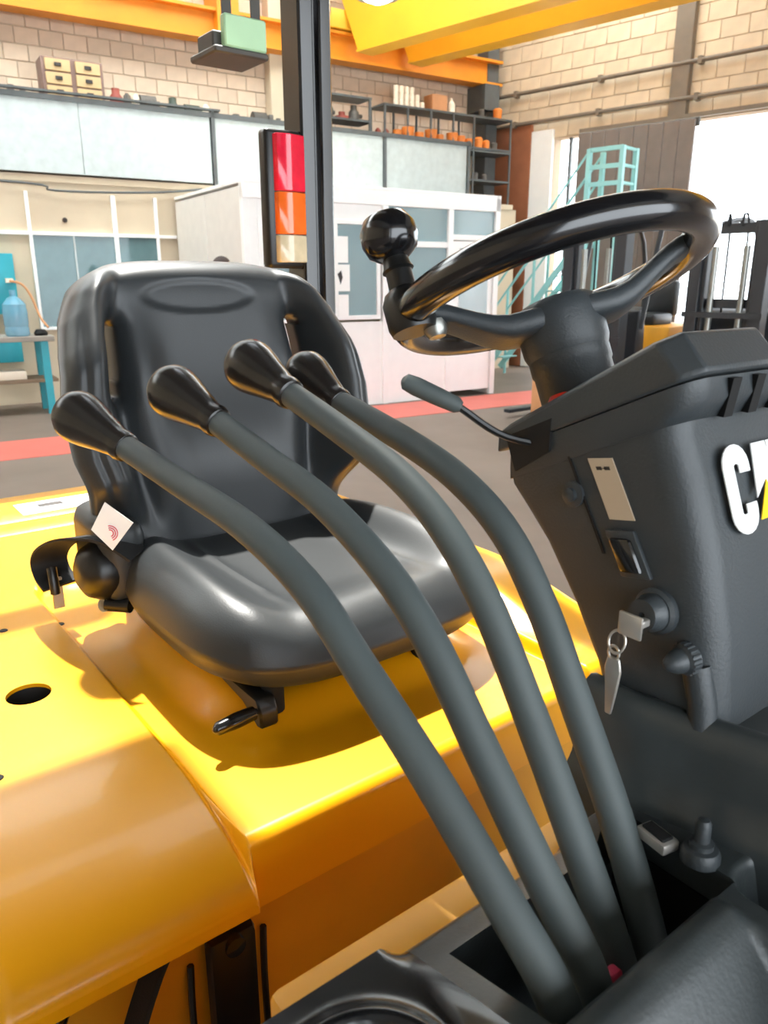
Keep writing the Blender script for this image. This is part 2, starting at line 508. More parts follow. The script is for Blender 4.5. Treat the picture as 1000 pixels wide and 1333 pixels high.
# drawer cabinet and spare parts on the mezzanine
t = empty('drawer_cabinet', FRAME_H, (2.4, 11.3, 3.66), 'small wooden drawer cabinet standing on the mezzanine', 'cabinet')
MB().box(2.06, 2.80, 11.28, 11.62, 3.70, 4.20, .008, 1).build('body', 'cabinet_body', t, FRAME_H)
for c in range(2):
    for r in range(3):
        d = MB().box(2.10 + c*.36, 2.40 + c*.36, 11.25, 11.30, 3.74 + r*.152, 3.872 + r*.152, .005, 1).build('drawer', 'drawer_tan', t, FRAME_H)
        MB().box(2.21 + c*.36, 2.29 + c*.36, 11.23, 11.25, 3.79 + r*.152, 3.83 + r*.152).build('handle', 'ink_dark', d, FRAME_H)
def part(a, b, z, shape, m, label, group='spare parts on the mezzanine'):
    mb = MB()
    if shape == 'motor':
        mb.cyl((a-.10, b, z+.09), (a+.10, b, z+.09), .085); mb.cyl((a+.1, b, z+.09), (a+.16, b, z+.09), .03)
        mb.box(a-.07, a+.07, b-.07, b+.07, z, z+.02)
    elif shape == 'gear':
        mb.lathe([(.03, 0), (.11, 0), (.11, .05), (.05, .05), (.05, .11), (.03, .11)], (a, b, z))
    elif shape == 'can':
        mb.lathe([(.001, 0), (.045, 0), (.047, .01), (.047, .13), (.04, .15), (.025, .155), (.025, .17), (.001, .17)], (a, b, z))
    elif shape == 'bracket':
        mb.box(a-.12, a+.12, b-.06, b+.06, z, z+.04, .01); mb.box(a-.12, a-.05, b-.06, b+.06, z+.03, z+.15, .01); mb.cyl((a+.05, b, z+.03), (a+.05, b, z+.12), .035)
    elif shape == 'pump':
        mb.lathe([(.001, 0), (.07, 0), (.08, .02), (.08, .12), (.05, .16), (.05, .22), (.001, .23)], (a, b, z)); mb.cyl((a, b, z+.08), (a+.14, b, z+.08), .03)
    mb.build({'motor': 'electric_motor', 'gear': 'gear_wheel', 'can': 'spray_can', 'bracket': 'steel_bracket', 'pump': 'pump'}[shape], m, None, FRAME_H, label, 'spare part', group)
part(1.75, 11.2, 3.66, 'bracket', 'part_grey', 'low grey part left of the drawer cabinet on the mezzanine')
part(2.93, 11.25, 3.70, 'pump', 'part_red', 'red pump right beside the drawer cabinet')
part(3.06, 11.2, 3.70, 'can', 'part_grey', 'dark can next to the red pump')
part(3.17, 11.2, 3.70, 'can', 'can_white', 'white can among parts right of the drawer cabinet')
part(3.32, 11.2, 3.70, 'motor', 'part_grey', 'dark motor right of the white can')
part(3.53, 11.5, 3.66, 'bracket', 'part_grey', 'grey bracket between the dark motor and the green pump')
part(3.66, 11.2, 3.66, 'pump', 'part_green', 'large dark green pump on the mezzanine')
part(3.93, 11.25, 3.66, 'motor', 'part_green', 'dark green motor beside the large green pump')
part(4.08, 11.1, 3.66, 'can', 'can_white', 'small pale can near the panel post')
part(4.25, 11.2, 3.66, 'gear', 'part_grey', 'gear wheel right behind the panel post')
part(4.55, 11.2, 3.66, 'gear', 'part_grey', 'gear wheel farther right of the panel post')
part(4.9, 11.2, 3.66, 'motor', 'part_grey', 'small motor left of the tail lamp on the mezzanine')
part(5.15, 11.2, 3.66, 'bracket', 'part_grey', 'bracket just left of the tail lamp')
t = empty('parts_rack', FRAME_H, (6.4, 11.4, 3.66), 'low open rack of metal parts right of the guard post', 'rack')
MB().box(5.9, 6.75, 11.15, 11.55, 3.86, 3.89).build('shelf', 'rail_dark', t, FRAME_H)
MB().box(5.9, 6.75, 11.15, 11.55, 4.18, 4.21).build('shelf', 'rail_dark', t, FRAME_H)
for a in (5.92, 6.73):
    MB().box(a-.015, a+.015, 11.16, 11.2, 3.66, 4.2).build('leg', 'rail_dark', t, FRAME_H)
for i, a in enumerate((6.03, 6.32, 6.53)):
    part(a, 11.33, 3.89, ('motor', 'gear', 'pump', 'bracket')[i], 'part_red' if i % 2 else 'part_grey', ('grey motor', 'reddish gear wheel', 'grey pump', 'reddish bracket')[i] + ' on the low rack right of the guard post', 'parts on the low rack')
part(6.95, 11.3, 3.66, 'can', 'part_red', 'dark red can between the two racks, left one')
part(7.1, 11.3, 3.66, 'can', 'part_red', 'dark red can between the two racks, right one')

# shelving
t = empty('shelving_unit', FRAME_H, (8.3, 11.4, 3.66), 'dark steel shelving above the white office with cans and orange pots', 'shelving')
for z_, a0, a1 in ((4.18, 7.0, 9.6), (3.66, 7.0, 9.6), (3.70, 8.5, 9.6), (3.2, 8.55, 9.6)):
    MB().box(a0, a1, 11.2, 11.65, z_-.03, z_).build('shelf', 'rail_dark', t, FRAME_H)
for a, z0 in ((7.02, 3.66), (7.45, 3.66), (7.9, 3.66), (8.35, 3.66), (8.78, 2.75), (9.58, 2.75)):
    for b in (11.21, 11.63):
        MB().box(a-.014, a+.014, b-.014, b+.014, z0, 4.18).build('post', 'rail_dark', t, FRAME_H)
for i in range(6):
    for r in range(3 if i < 4 else (2 if i < 5 else 1)):
        MB().lathe([(.001, 0), (.04, 0), (.042, .01), (.042, .085), (.036, .095), (.001, .096)], (7.28 + i*.10, 11.3, 4.18 + r*.097), seg=14).build('white_jar', 'can_white', None, FRAME_H, ('bottom', 'second', 'third')[r] + ' white jar in the ' + ('first', 'second', 'third', 'fourth', 'fifth', 'sixth')[i] + ' pile from the left on the top shelf', 'jar', 'white jars stacked on the top shelf')
MB().box(7.95, 8.25, 11.25, 11.5, 4.18, 4.42, .008, 1).build('carton', 'carton', None, FRAME_H, 'brown carton right of the white jars', 'carton')
MB().lathe([(.001, 0), (.06, 0), (.06, .12), (.02, .17), (.02, .21), (.001, .21)], (8.33, 11.25, 4.18)).build('bottle', 'can_white', None, FRAME_H, 'white bottle right of the carton on the top shelf', 'bottle')
for i, (a, s_) in enumerate(((7.3, .9), (7.5, 1.2), (7.72, .9), (7.95, 1.2), (8.12, .9), (8.38, 1.15), (8.55, 1.0), (8.72, .85))):
    MB().lathe([(.001, 0), (.06*s_, 0), (.085*s_, .15*s_), (.085*s_, .19*s_), (.07*s_, .19*s_), (.001, .18*s_)], (a, 11.28, 3.66), seg=16).build('pot', 'pot_orange', None, FRAME_H,
        ('first', 'second', 'third', 'fourth', 'fifth', 'sixth', 'seventh', 'eighth')[i] + ' orange pot from the left in the row above the white office', 'pot', 'orange pots on the lower shelf')
for i, (a, z_, s_, m) in enumerate(((8.95, 3.70, 1.0, 'pot_orange'), (9.12, 3.70, .8, 'pot_orange'), (9.3, 3.70, .7, 'part_grey'), (8.9, 3.2, .7, 'part_grey'), (9.1, 3.2, .6, 'part_grey'), (9.0, 4.18, .7, 'part_grey'), (9.35, 4.18, 1.0, 'pot_orange'))):
    MB().lathe([(.001, 0), (.07*s_, 0), (.08*s_, .14*s_), (.05*s_, .17*s_), (.001, .17*s_)], (a, 11.3, z_), seg=14).build('pot', m, None, FRAME_H,
        ('larger orange pot on the middle shelf by the brown wall', 'smaller orange pot on the middle shelf by the brown wall', 'dark pot on the middle shelf by the brown wall', 'dark pot on the low shelf, left', 'dark pot on the low shelf, right', 'dark pot on the top shelf right end', 'orange pot at the right end of the top shelf')[i], 'pot', 'pots by the brown wall')

# lower wall below the mezzanine with window frames
MB().box(-9, 9.6, 11.0, 11.12, 0, 2.72).build('wall_back', 'beige_wall', frame=FRAME_H, kind='structure', label='beige plastered wall below the mezzanine')
w = empty('window_1', FRAME_H, (2.4, 10.97, 0.9), 'white framed workshop window behind the seat', 'window', kind='structure')
for a0, a1, z0, z1 in ((0.2, 3.5, 2.09, 2.13), (1.63, 1.67, .95, 2.60), (2.665, 2.72, .95, 2.60), (3.22, 3.26, .95, 2.60), (1.63, 3.3, .93, .97)):
    MB().box(a0, a1, 10.94, 11.0, z0, z1, .004, 1).build('frame_bar', 'office_white', w, FRAME_H)
MB().box(2.15, 2.17, 10.95, 11.0, .97, 2.09).build('frame_bar', 'galvanised', w, FRAME_H)
for a0, a1 in ((1.67, 2.15), (2.17, 2.665), (2.72, 3.22)):
    MB().box(a0, a1, 10.965, 10.975, .97, 2.09).build('pane', 'pane_dark', w, FRAME_H)
MB().lathe([(.001, 0), (.03, 0), (.03, .03), (.02, .05), (.001, .05)], (2.08, 11.0, 2.28), (0, -1, 0)).build('wall_plug', 'ink_dark', None, FRAME_H, 'small dark plug on the beige wall above the window', 'plug')

# bench with water bottle
t = empty('work_bench', FRAME_H, (.9, 10.2, 0), 'grey topped work bench against the beige wall', 'bench')
MB().box(-.6, 1.62, 9.95, 10.55, .86, .92, .006, 1).build('top', 'bench_grey', t, FRAME_H)
MB().box(-.6, 1.62, 10.0, 10.5, .38, .42, .004, 1).build('shelf', 'bench_wood', t, FRAME_H)
for a in (-.5, 1.5):
    for b in (10.02, 10.46):
        MB().box(a-.035, a+.05, b-.03, b+.03, 0, .86).build('leg', 'teal', t, FRAME_H)
MB().box(.7, 1.28, 10.05, 10.3, .42, .52, .01).build('toolbox', 'can_white', None, FRAME_H, 'flat white case on the bench shelf', 'case')
MB().lathe([(.001, 0), (.12, 0), (.135, .02), (.135, .09), (.128, .11), (.135, .13), (.135, .30), (.128, .32), (.13, .36), (.07, .43), (.035, .45), (.035, .52), (.001, .52)], (1.25, 10.12, .92)).build('water_bottle', 'bottle_blue', None, FRAME_H, 'large translucent blue water bottle on the bench', 'bottle')
t = empty('water_dispenser', FRAME_H, (1.15, 10.85, .95), 'turquoise water dispenser on the wall behind the bottle', 'dispenser')
MB().box(.75, 1.38, 10.7, 10.98, 1.15, 1.86, .01).build('body', 'teal', t, FRAME_H)
MB().box(1.26, 1.34, 10.62, 10.7, 1.52, 1.57).build('tap', 'can_white', t, FRAME_H)
MB().tube(smooth_path([(1.3, 10.62, 1.54), (1.42, 10.55, 1.50), (1.5, 10.5, 1.36), (1.56, 10.4, 1.12), (1.62, 10.3, 1.0)]), .014, 8).build('hose', 'carton', t, FRAME_H)
MB().box(1.0, 1.36, 10.75, 10.98, .56, .84, .01).build('water_valve_box', 'teal', None, FRAME_H, 'turquoise box on the wall below the bench top', 'box')
MB().lathe([(.001, 0), (.07, .0), (.08, .03), (.05, .07), (.001, .075)], (1.5, 10.1, .92)).build('cloth_bundle', 'deep_black', None, FRAME_H, 'small black cap lying beside the water bottle', 'cap')

# office box
o_ = empty('office_cabin', FRAME_H, (5.3, 9.7, 0), 'white panelled office cabin with glazed front', 'office')
def pan(a0, a1, b0, b1, z0, z1, m='office_white', n='panel', par=None):
    return MB().box(a0, a1, b0, b1, z0, z1, .004, 1).build(n, m, par or o_, FRAME_H)
for b0, b1 in ((8.6, 9.75), (9.775, 10.92)):
    pan(3.5, 3.54, b0, b1, 0, 2.55, 'office_grey')
pan(3.48, 3.56, 8.52, 8.60, 0, 2.58, n='post')
pan(3.48, 7.16, 8.50, 8.58, 2.42, 2.58, n='fascia')
pan(3.5, 7.16, 8.5, 10.95, 2.58, 2.62, n='roof')
pan(3.56, 3.66, 8.53, 8.57, 1.05, 2.42, n='panel')
pan(3.56, 5.30, 8.53, 8.57, 0, 1.05)
pan(4.10, 4.62, 8.53, 8.57, 1.05, 2.42)
pan(3.66, 4.10, 8.53, 8.57, 2.25, 2.42)
pan(4.62, 5.30, 8.53, 8.57, 2.24, 2.42)
for a0, a1, z0, z1 in ((3.66, 4.10, 1.05, 2.25), (4.62, 5.27, 1.08, 2.24)):
    f_ = pan(a0, a1, 8.51, 8.55, z0, z0 + .05, n='window_frame')
    pan(a0, a1, 8.51, 8.55, z1 - .05, z1, n='bar', par=f_)
    pan(a0, a0 + .05, 8.51, 8.55, z0 + .05, z1 - .05, n='bar', par=f_)
    pan(a1 - .05, a1, 8.51, 8.55, z0 + .05, z1 - .05, n='bar', par=f_)
    pan(a0 + .05, a1 - .05, 8.535, 8.545, z0 + .05, z1 - .05, 'pane', 'pane', f_)
pan(5.30, 5.38, 8.50, 8.58, 0, 2.42, n='post')
pan(6.30, 6.38, 8.50, 8.58, 0, 2.42, n='post')
pan(7.08, 7.16, 8.50, 8.58, 0, 2.62, n='post')
pan(5.38, 6.30, 8.53, 8.57, 0, .95)
pan(5.38, 6.30, 8.51, 8.57, .95, 1.02, n='rail')
pan(5.38, 6.30, 8.51, 8.57, 1.95, 2.02, n='rail')
pan(5.38, 6.30, 8.54, 8.55, 1.02, 1.95, 'pane', 'pane')
pan(5.38, 6.30, 8.54, 8.55, 2.02, 2.42, 'pane', 'pane')
pan(6.38, 7.08, 8.51, 8.57, 2.05, 2.12, n='rail')
pan(6.38, 7.08, 8.54, 8.55, 2.12, 2.42, 'pane', 'pane')
d_ = pan(6.39, 7.07, 8.52, 8.56, .08, 2.04, n='door')
pan(6.50, 6.98, 8.505, 8.525, 1.05, 1.95, 'pane', 'pane', d_)
pan(6.43, 6.46, 8.47, 8.52, .98, 1.12, 'zinc', 'handle', d_)
for a, b in ((7.12, 9.7), (7.12, 10.9)):
    pan(a-.04, a+.04, b-.04, b+.04, 0, 2.58, n='post')
pan(7.10, 7.14, 8.6, 9.66, 0, 1.0); pan(7.10, 7.14, 9.74, 10.86, 0, 1.0)
pan(7.115, 7.125, 8.6, 9.66, 1.0, 2.55, 'pane', 'pane'); pan(7.115, 7.125, 9.74, 10.86, 1.0, 2.55, 'pane', 'pane')
for i, (a0, a1, z0, z1) in enumerate(((4.63, 4.80, 1.75, 2.05), (4.62, 4.82, 1.42, 1.73), (4.66, 4.80, 1.12, 1.38))):
    sh = MB().box(a0, a1, 8.498, 8.508, z0, z1).build('notice_sheet', 'sticker_white', None, FRAME_H, ('upper', 'middle', 'lower')[i] + ' white notice sheet on the office window', 'notice', 'notices on the office window')
    if i == 1:
        MB().prism([(4.65, 1.62), (4.70, 1.66), (4.72, 1.58), (4.69, 1.50)], lambda u, v, d: Vector((u, d, v)), 8.494, 8.498).build('logo_print', 'ink_dark', sh, FRAME_H)
t = empty('office_desk', FRAME_H, (5.6, 10.2, 0), 'grey desk inside the glazed office', 'desk')
MB().box(4.4, 6.2, 9.9, 10.5, .70, .74).build('top', 'bench_grey', t, FRAME_H)
for a in (4.45, 6.12):
    MB().box(a, a+.05, 9.95, 10.45, 0, .7).build('leg', 'rail_dark', t, FRAME_H)

# teal stair platform in front of the gate
t = empty('platform_stairs', FRAME_W, (2.8, -1.6, 0), 'pale turquoise steel stairs with a railed platform before the gate', 'stairs')
def rod(p0, p1, r=.024, n='rail', m='teal_pale'): return MB().cyl(p0, p1, r, seg=8).build(n, m, t, FRAME_W)
for x, y in ((2.94, -1.55), (3.46, -1.55), (2.94, -1.15), (3.46, -1.15)):
    MB().box(x-.032, x+.032, y-.032, y+.032, 0, 3.36).build('post', 'teal_pale', t, FRAME_W)
for z_ in (3.34, 3.11, 2.88, 2.65):
    MB().box(2.94, 3.46, -1.57, -1.53, z_-.03, z_+.03).build('rail', 'teal_pale', t, FRAME_W)
    rod((3.46, -1.55, z_), (3.46, -1.15, z_))
MB().box(2.9, 3.5, -1.6, -1.1, 2.26, 2.32).build('platform', 'teal_pale', t, FRAME_W)
for y in (-1.55, -1.15):
    for dz in (1.04, .72):
        rod((2.94, y, 2.3 + dz), (1.35, y, .35 + dz), .018)
    MB().tube([(2.94, y, 2.2), (1.25, y, .1)], .05, 4, flat=(.04, .09)).build('stringer', 'teal_pale', t, FRAME_W)
    rod((1.35, y, 0), (1.35, y, 1.38)); rod((2.1, y, 1.2), (2.1, y, 2.34))
for i in range(9):
    x = 1.45 + i * .165; z_ = .3 + i * .215
    MB().box(x, x + .14, -1.55, -1.15, z_, z_ + .02).build('tread', 'teal_pale', t, FRAME_W)

# parked forklifts
def bg_forklift(x, y, rz, label, first=None):
    M = FRAME_W @ Matrix.Translation((x, y, 0)) @ Matrix.Rotation(rz, 4, 'Z')
    if first is not None:
        return copy_tree(first, M, label)
    t = bpy.data.objects.new('parked_forklift', None)
    attach(t, M, None)
    props(t, label, 'forklift', 'forklifts parked by the gate')
    def B_(n, m, f):
        mb = MB(); f(mb); return mb.build(n, m, t, M)
    for s_ in (-1, 1):
        def ch(mb, s_=s_):
            mb.box(.0, .16, s_*.36-.07, s_*.36+.07, .08, 2.15, .006, 1)
        rail = B_('mast_rail', 'mast_black', ch)
        MB().box(.02, .12, s_*.27-.03, s_*.27+.03, .12, 2.10, .006, 1).build('inner_rail', 'mast_black', rail, M)
        MB().cyl((.1, s_*.17, .2), (.1, s_*.17, 1.9), .035, seg=10).build('lift_cylinder', 'zinc', t, M)
        MB().box(.2, 1.25, s_*.26-.05, s_*.26+.05, .06, .10, .006, 1).build('fork', 'mast_black', t, M)
        MB().box(.16, .20, s_*.26-.05, s_*.26+.05, .06, .75).build('fork_shank', 'mast_black', t, M)
        MB().tube(smooth_path([(-.2, s_*.48, 1.0), (-.45, s_*.48, 2.1), (-.6, s_*.48, 2.18), (-1.5, s_*.48, 2.18), (-1.75, s_*.48, 1.2)], 5), .03, 8).build('guard_bar', 'mast_black', t, M)
    for z_ in (.5, 1.3, 2.08):
        B_('cross_member', 'mast_black', lambda mb, z_=z_: mb.box(-.02, .06, -.36, .36, z_-.05, z_+.05))
    for i in range(4):
        B_('carriage_bar', 'mast_black', lambda mb, i=i: mb.box(.15, .19, -.45, .45, .25 + i*.3, .31 + i*.3))
    for s_ in (-1, 1):
        MB().tube(smooth_path([(.08, s_*.08, 2.1), (.06, s_*.08, 2.22), (-.02, s_*.1, 2.1), (-.04, s_*.1, 1.2)], 5), .012, 6).build('hose', 'tyre', t, M)
    B_('body', 'yellow_dull', lambda mb: mb.prism([(-.25, .35), (-.25, .62), (-.75, .62), (-.8, 1.0), (-1.5, 1.02), (-2.0, .95), (-2.1, .35)], lambda u, v, d: Vector((u, d, v)), -.5, .5, .03))
    B_('seat', 'vinyl', lambda mb: (mb.box(-1.3, -.85, -.24, .24, 1.0, 1.15, .04), mb.box(-1.42, -1.28, -.25, .25, 1.1, 1.55, .05)))
    B_('dash', 'mast_black', lambda mb: mb.prism([(-.25, .6), (-.25, 1.2), (-.4, 1.25), (-.45, .6)], lambda u, v, d: Vector((u, d, v)), -.4, .4, .02))
    B_('roof', 'mast_black', lambda mb: [mb.box(-1.5, -.6, -.45 + i*.18, -.40 + i*.18, 2.16, 2.2) for i in range(6)])
    for x_ in (-.1, -1.7):
        for s_ in (-1, 1):
            MB().lathe([(.1, -.09), (.26, -.09), (.29, -.06), (.29, .06), (.26, .09), (.1, .09)], (x_, s_*.47, .29), (0, 1, 0)).build('wheel', 'tyre', t, M)
    return t
fk = bg_forklift(4.42, -3.7, math.radians(-97), 'parked forklift whose mast stands behind the steering wheel')
bg_forklift(5.85, -3.4, math.radians(-95), 'parked forklift whose mast stands right of the steering wheel before the bright gate', fk)
bg_forklift(7.35, -3.2, math.radians(-93), 'parked forklift at the right edge before the bright gate', fk)
t = empty('warning_sign', FRAME_W, (4.9, -5.3, 0), 'small yellow sign on a post behind the steering column', 'sign')
MB().prism([(0, 0), (.22, .0), (.22, .3), (0, .3)], lambda u, v, d: Vector((4.80+u, -5.3+d, .72+v)), 0, .02, .004, 1).build('plate', 'logo_yellow', t, FRAME_W)
MB().box(4.89, 4.93, -5.28, -5.25, 0, .75).build('post', 'rail_dark', t, FRAME_W)
MB().box(4.55, 4.78, -5.25, -5.2, 0, .58, .01).build('wooden_board', 'carton', None, FRAME_W, 'pale upright board behind the steering column tube', 'board')

# person standing by the office, only the hair shows over the seat back
def make_person(px, py, face):
    M = FRAME_H @ Matrix.Translation((px, py, 0)) @ Matrix.Rotation(face, 4, 'Z')
    t = bpy.data.objects.new('person', None)
    attach(t, M, None)
    props(t, 'dark haired person in blue work clothes behind the seat, only hair visible', 'person')
    def skin(name, verts, edges, radii, m, parent, root=0):
        me = bpy.data.meshes.new(name)
        me.from_pydata(verts, edges, [])
        me.materials.append(MATS[m])
        o = bpy.data.objects.new(name, me)
        attach(o, M, parent)
        md = o.modifiers.new('skin', 'SKIN'); md.use_smooth_shade = True
        for i, r in enumerate(radii):
            me.skin_vertices[0].data[i].radius = (r, r) if not isinstance(r, tuple) else r
        me.skin_vertices[0].data[root].use_root = True
        s2 = o.modifiers.new('sub', 'SUBSURF'); s2.levels = s2.render_levels = 2
        return o
    V_ = [(0,0,.95),(0,0,1.15),(0,0,1.38),(0,0,1.47),(.01,0,1.54)]
    E_ = [(0,1),(1,2),(2,3),(3,4)]
    Rr = [(.15,.12),(.15,.11),(.17,.11),(.06,.06),(.055,.055)]
    for s_ in (-1, 1):
        b0 = len(V_)
        V_ += [(0,.17*s_,1.40),(-.02,.22*s_,1.14),(.05,.23*s_,.90)]
        Rr += [.06,.045,.035]
        E_ += [(2,b0),(b0,b0+1),(b0+1,b0+2)]
        b1 = len(V_)
        V_ += [(0,.09*s_,.88),(.01,.10*s_,.48),(-.01,.10*s_,.09),(.14,.11*s_,.05)]
        Rr += [.09,.065,.05,.04]
        E_ += [(0,b1),(b1,b1+1),(b1+1,b1+2),(b1+2,b1+3)]
    skin('body', V_, E_, Rr, 'overall_blue', t)
    for s_ in (-1, 1):
        Vh = [(.05,.23*s_,.90),(.07,.23*s_,.83)]; Eh = [(0,1)]; Rh = [.028,(.02,.04)]
        for k_, (dx, ln) in enumerate(((-.03,.07),(-.01,.085),(.01,.08),(.03,.065))):
            b0 = len(Vh); Vh += [(.07+dx,.23*s_,.79),(.08+dx,.225*s_,.79-ln)]; Rh += [.010,.008]; Eh += [(1,b0),(b0,b0+1)]
        b0 = len(Vh); Vh += [(.11,.22*s_,.82),(.13,.215*s_,.77)]; Rh += [.011,.009]; Eh += [(1,b0),(b0,b0+1)]
        skin('hand', Vh, Eh, Rh, 'skin', t)
    h = MB()
    def headpt(u, v):
        th = 2*math.pi*u; ph = math.pi*v
        x = .098*math.sin(ph)*math.cos(th); y = .076*math.sin(ph)*math.sin(th); z_ = .118*math.cos(ph)
        if x > 0 and abs(y) < .02 and -.05 < z_ < .01: x += .018
        if z_ < -.04: x *= .92; y *= .85
        return Vector((x + .015, y, 1.655 + z_))
    h.rings([[headpt(k/20, .02 + .96*j/14) for k in range(20)] for j in range(15)])
    hd = h.build('head', 'skin', t, M, subsurf=1)
    for s_ in (-1, 1):
        MB().lathe([(.001,-.006),(.012,-.003),(.012,.003),(.001,.006)], (.105, .03*s_, 1.66), (1,0,0), 10).build('eye', 'ink_dark', hd, M)
        MB().lathe([(.001,-.01),(.028,-.006),(.03,.004),(.001,.01)], (.01, .08*s_, 1.65), (0,1,0), 12).build('ear', 'skin', hd, M)
    MB().box(.095, .108, -.025, .025, 1.592, 1.602, .003, 1).build('mouth', 'tag_red', hd, M)
    h = MB()
    def hairpt(u, v):
        th = 2*math.pi*u
        lim = lerp(1.0, .42, max(0, math.cos(th)))
        ph = math.pi*.62*lim*v
        return Vector((.110*math.sin(ph)*math.cos(th) + .01, .088*math.sin(ph)*math.sin(th), 1.662 + .128*math.cos(ph)))
    h.rings([[hairpt(k/24, .02 + .98*j/8) for k in range(24)] for j in range(9)], True, False)
    h.build('hair', 'hair', hd, M)
make_person(3.0, 8.0, math.radians(-30))

# ------------------------------------------------------------------ the forklift
FL = empty('forklift', FRAME_T, (-1.0, 0.57, 0), 'yellow forklift with black seat, four grey levers and black steering wheel', 'forklift')
def P_(mb, name, m, parent=FL, label=None, kind=None, angle=38, subsurf=0):
    return mb.build(name, m, parent, FRAME_T, label=label, kind=kind, angle=angle, subsurf=subsurf)

# chassis below (mostly hidden)
P_(MB().box(-2.0, -.70, .14, 1.02, .28, .86, .03), 'chassis', 'yellow_dull')
P_(MB().prism([(-2.16, .25), (-2.16, .97), (-2.45, .93), (-2.75, .75), (-2.78, .25)], lambda u, v, d: Vector((u, d, v)), .03, 1.13, .05, 3), 'counterweight', 'yellow')
P_(MB().box(-.70, .35, .08, 1.08, .40, .46, .01), 'floor_plate', 'black_metal')
P_(MB().box(.05, .6, .1, 1.06, .25, .85, .03), 'front_frame', 'yellow_dull')
for x_, r_ in ((-2.1, .26), (.25, .32)):
    for y_ in (.05, 1.11):
        P_(MB().lathe([(.12, -.1), (r_-.03, -.1), (r_, -.07), (r_, .07), (r_-.03, .1), (.12, .1)], (x_, y_ + (.1 if y_ < .5 else -.1), r_), (0, 1, 0), 32), 'wheel', 'tyre')

# hood: recessed seat pan between raised shoulders, rounded front flange
HF = -0.63
def hood_raise(f, l):
    d = rrect_d(f, l, -1.50, 0.0, 0.300, 0.865, 0.07)
    return 0.018 * sstep(-0.002, 0.013, d)
def hood_side(l): return sstep(0.304, 0.293, l)
def hood_top(f, l):
    z_ = 0.975 + hood_raise(f, l)
    z_ += 0.030 * sstep(0.03, -0.05, rrect_d(f, l, -1.40, -0.79, 0.38, 0.82, 0.12))       # seat plinth
    z_ += 0.05 * sstep(-.66, -1.0, f) * sstep(.865, .93, l)                                 # far shoulder climbs backwards
    z_ -= 0.05 * sstep(1.02, 1.10, l) + 0.02 * sstep(.055, .03, l)
    return z_
HOOD_L = [(0, .03), (.20, .285), (.30, .312), (.72, .85), (.80, .885), (1, 1.10)]
def hood_prof(u, sh):
    """(f, drop) along the front: centre has a tight fold, the near shoulder a long soft one"""
    R1, R2, HFs, fl = lerp(.016, .24, sh), lerp(.016, .066, sh), lerp(-.63, -.598, sh), lerp(.885, .915, sh)
    if u < .70: return lerp(-1.835, HFs - R1, u / .70), 0.0, None
    if u < .95:
        a = (u - .70) / .25 * math.pi / 2
        return HFs - R1 + R1 * math.sin(a), R2 * (1 - math.cos(a)), None
    return HFs + .001, R2, lerp(0, 1, (u - .95) / .05)
def hood_pt(u, v):
    l = interp(HOOD_L, v)
    sh = hood_side(l)
    f, drop, t_ = hood_prof(u, sh)
    z_ = hood_top(f, l) - drop
    if t_ is not None: z_ = lerp(z_, lerp(.885, .912, sh), t_)
    return Vector((f, l, z_))
def hood_in(u, v):
    p = hood_pt(u, v)
    if u < .7: return p - Vector((0, 0, .006))
    a = min(1, (u - .7) / .25) * math.pi / 2
    return p - Vector((math.sin(a), 0, math.cos(a))) * .006
HOLE = (-1.066, .188, .030)
def hood_snap(fn):
    def g_(u, v):
        p = fn(u, v)
        dx, dy = p.x - HOLE[0], p.y - HOLE[1]
        d = math.hypot(dx, dy)
        if 0 < abs(d - HOLE[2]) < .0055:
            p.x = HOLE[0] + dx / d * HOLE[2]; p.y = HOLE[1] + dy / d * HOLE[2]
        return p
    return g_
def hood_keep(u, v):
    p = hood_pt(u, v)
    return math.hypot(p.x - HOLE[0], p.y - HOLE[1]) > HOLE[2]
hood_mb = MB().slab(hood_snap(hood_pt), hood_snap(hood_in), 170, 200, hood_keep)
hood = P_(hood_mb, 'hood', 'yellow', label='glossy yellow engine hood under the seat')
for hx, hy in ((-1.307, .207), (-.885, .110), (-1.28, .29)):
    P_(MB().lathe([(.001, .0012), (.006, .0012), (.007, 0)], (hx, hy, hood_top(hx, hy)), (0, 0, 1), 14), 'hole_dark_disc', 'deep_black', hood)  # black discs stand in for the dark inside of small open holes
P_(MB().lathe([(.032, 0), (.030, -.004), (.030, -.05), (.001, -.05)], (-1.066, .188, .986), (0, 0, 1), 28, False), 'hole_cup', 'deep_black', hood)
P_(MB().box(-1.945, -1.845, .03, 1.10, .90, .992, .008), 'seam_panel', 'yellow')
P_(MB().box(-2.15, -1.955, .03, 1.10, .90, .990, .012), 'rear_panel', 'yellow')
st = P_(MB().prism([(0, 0), (.11, 0), (.11, .21), (0, .21)], lambda u, v, d: Vector((-2.10+u, .40+v, .990+d)), 0, .0015), 'sticker', 'sticker_white', label='white sticker on the rear panel')
P_(MB().prism([(.03, .03), (.06, .03), (.06, .09), (.03, .09)], lambda u, v, d: Vector((-2.10+u, .42+v, .9915+d)), 0, .0008), 'print', 'ink_dark', st)

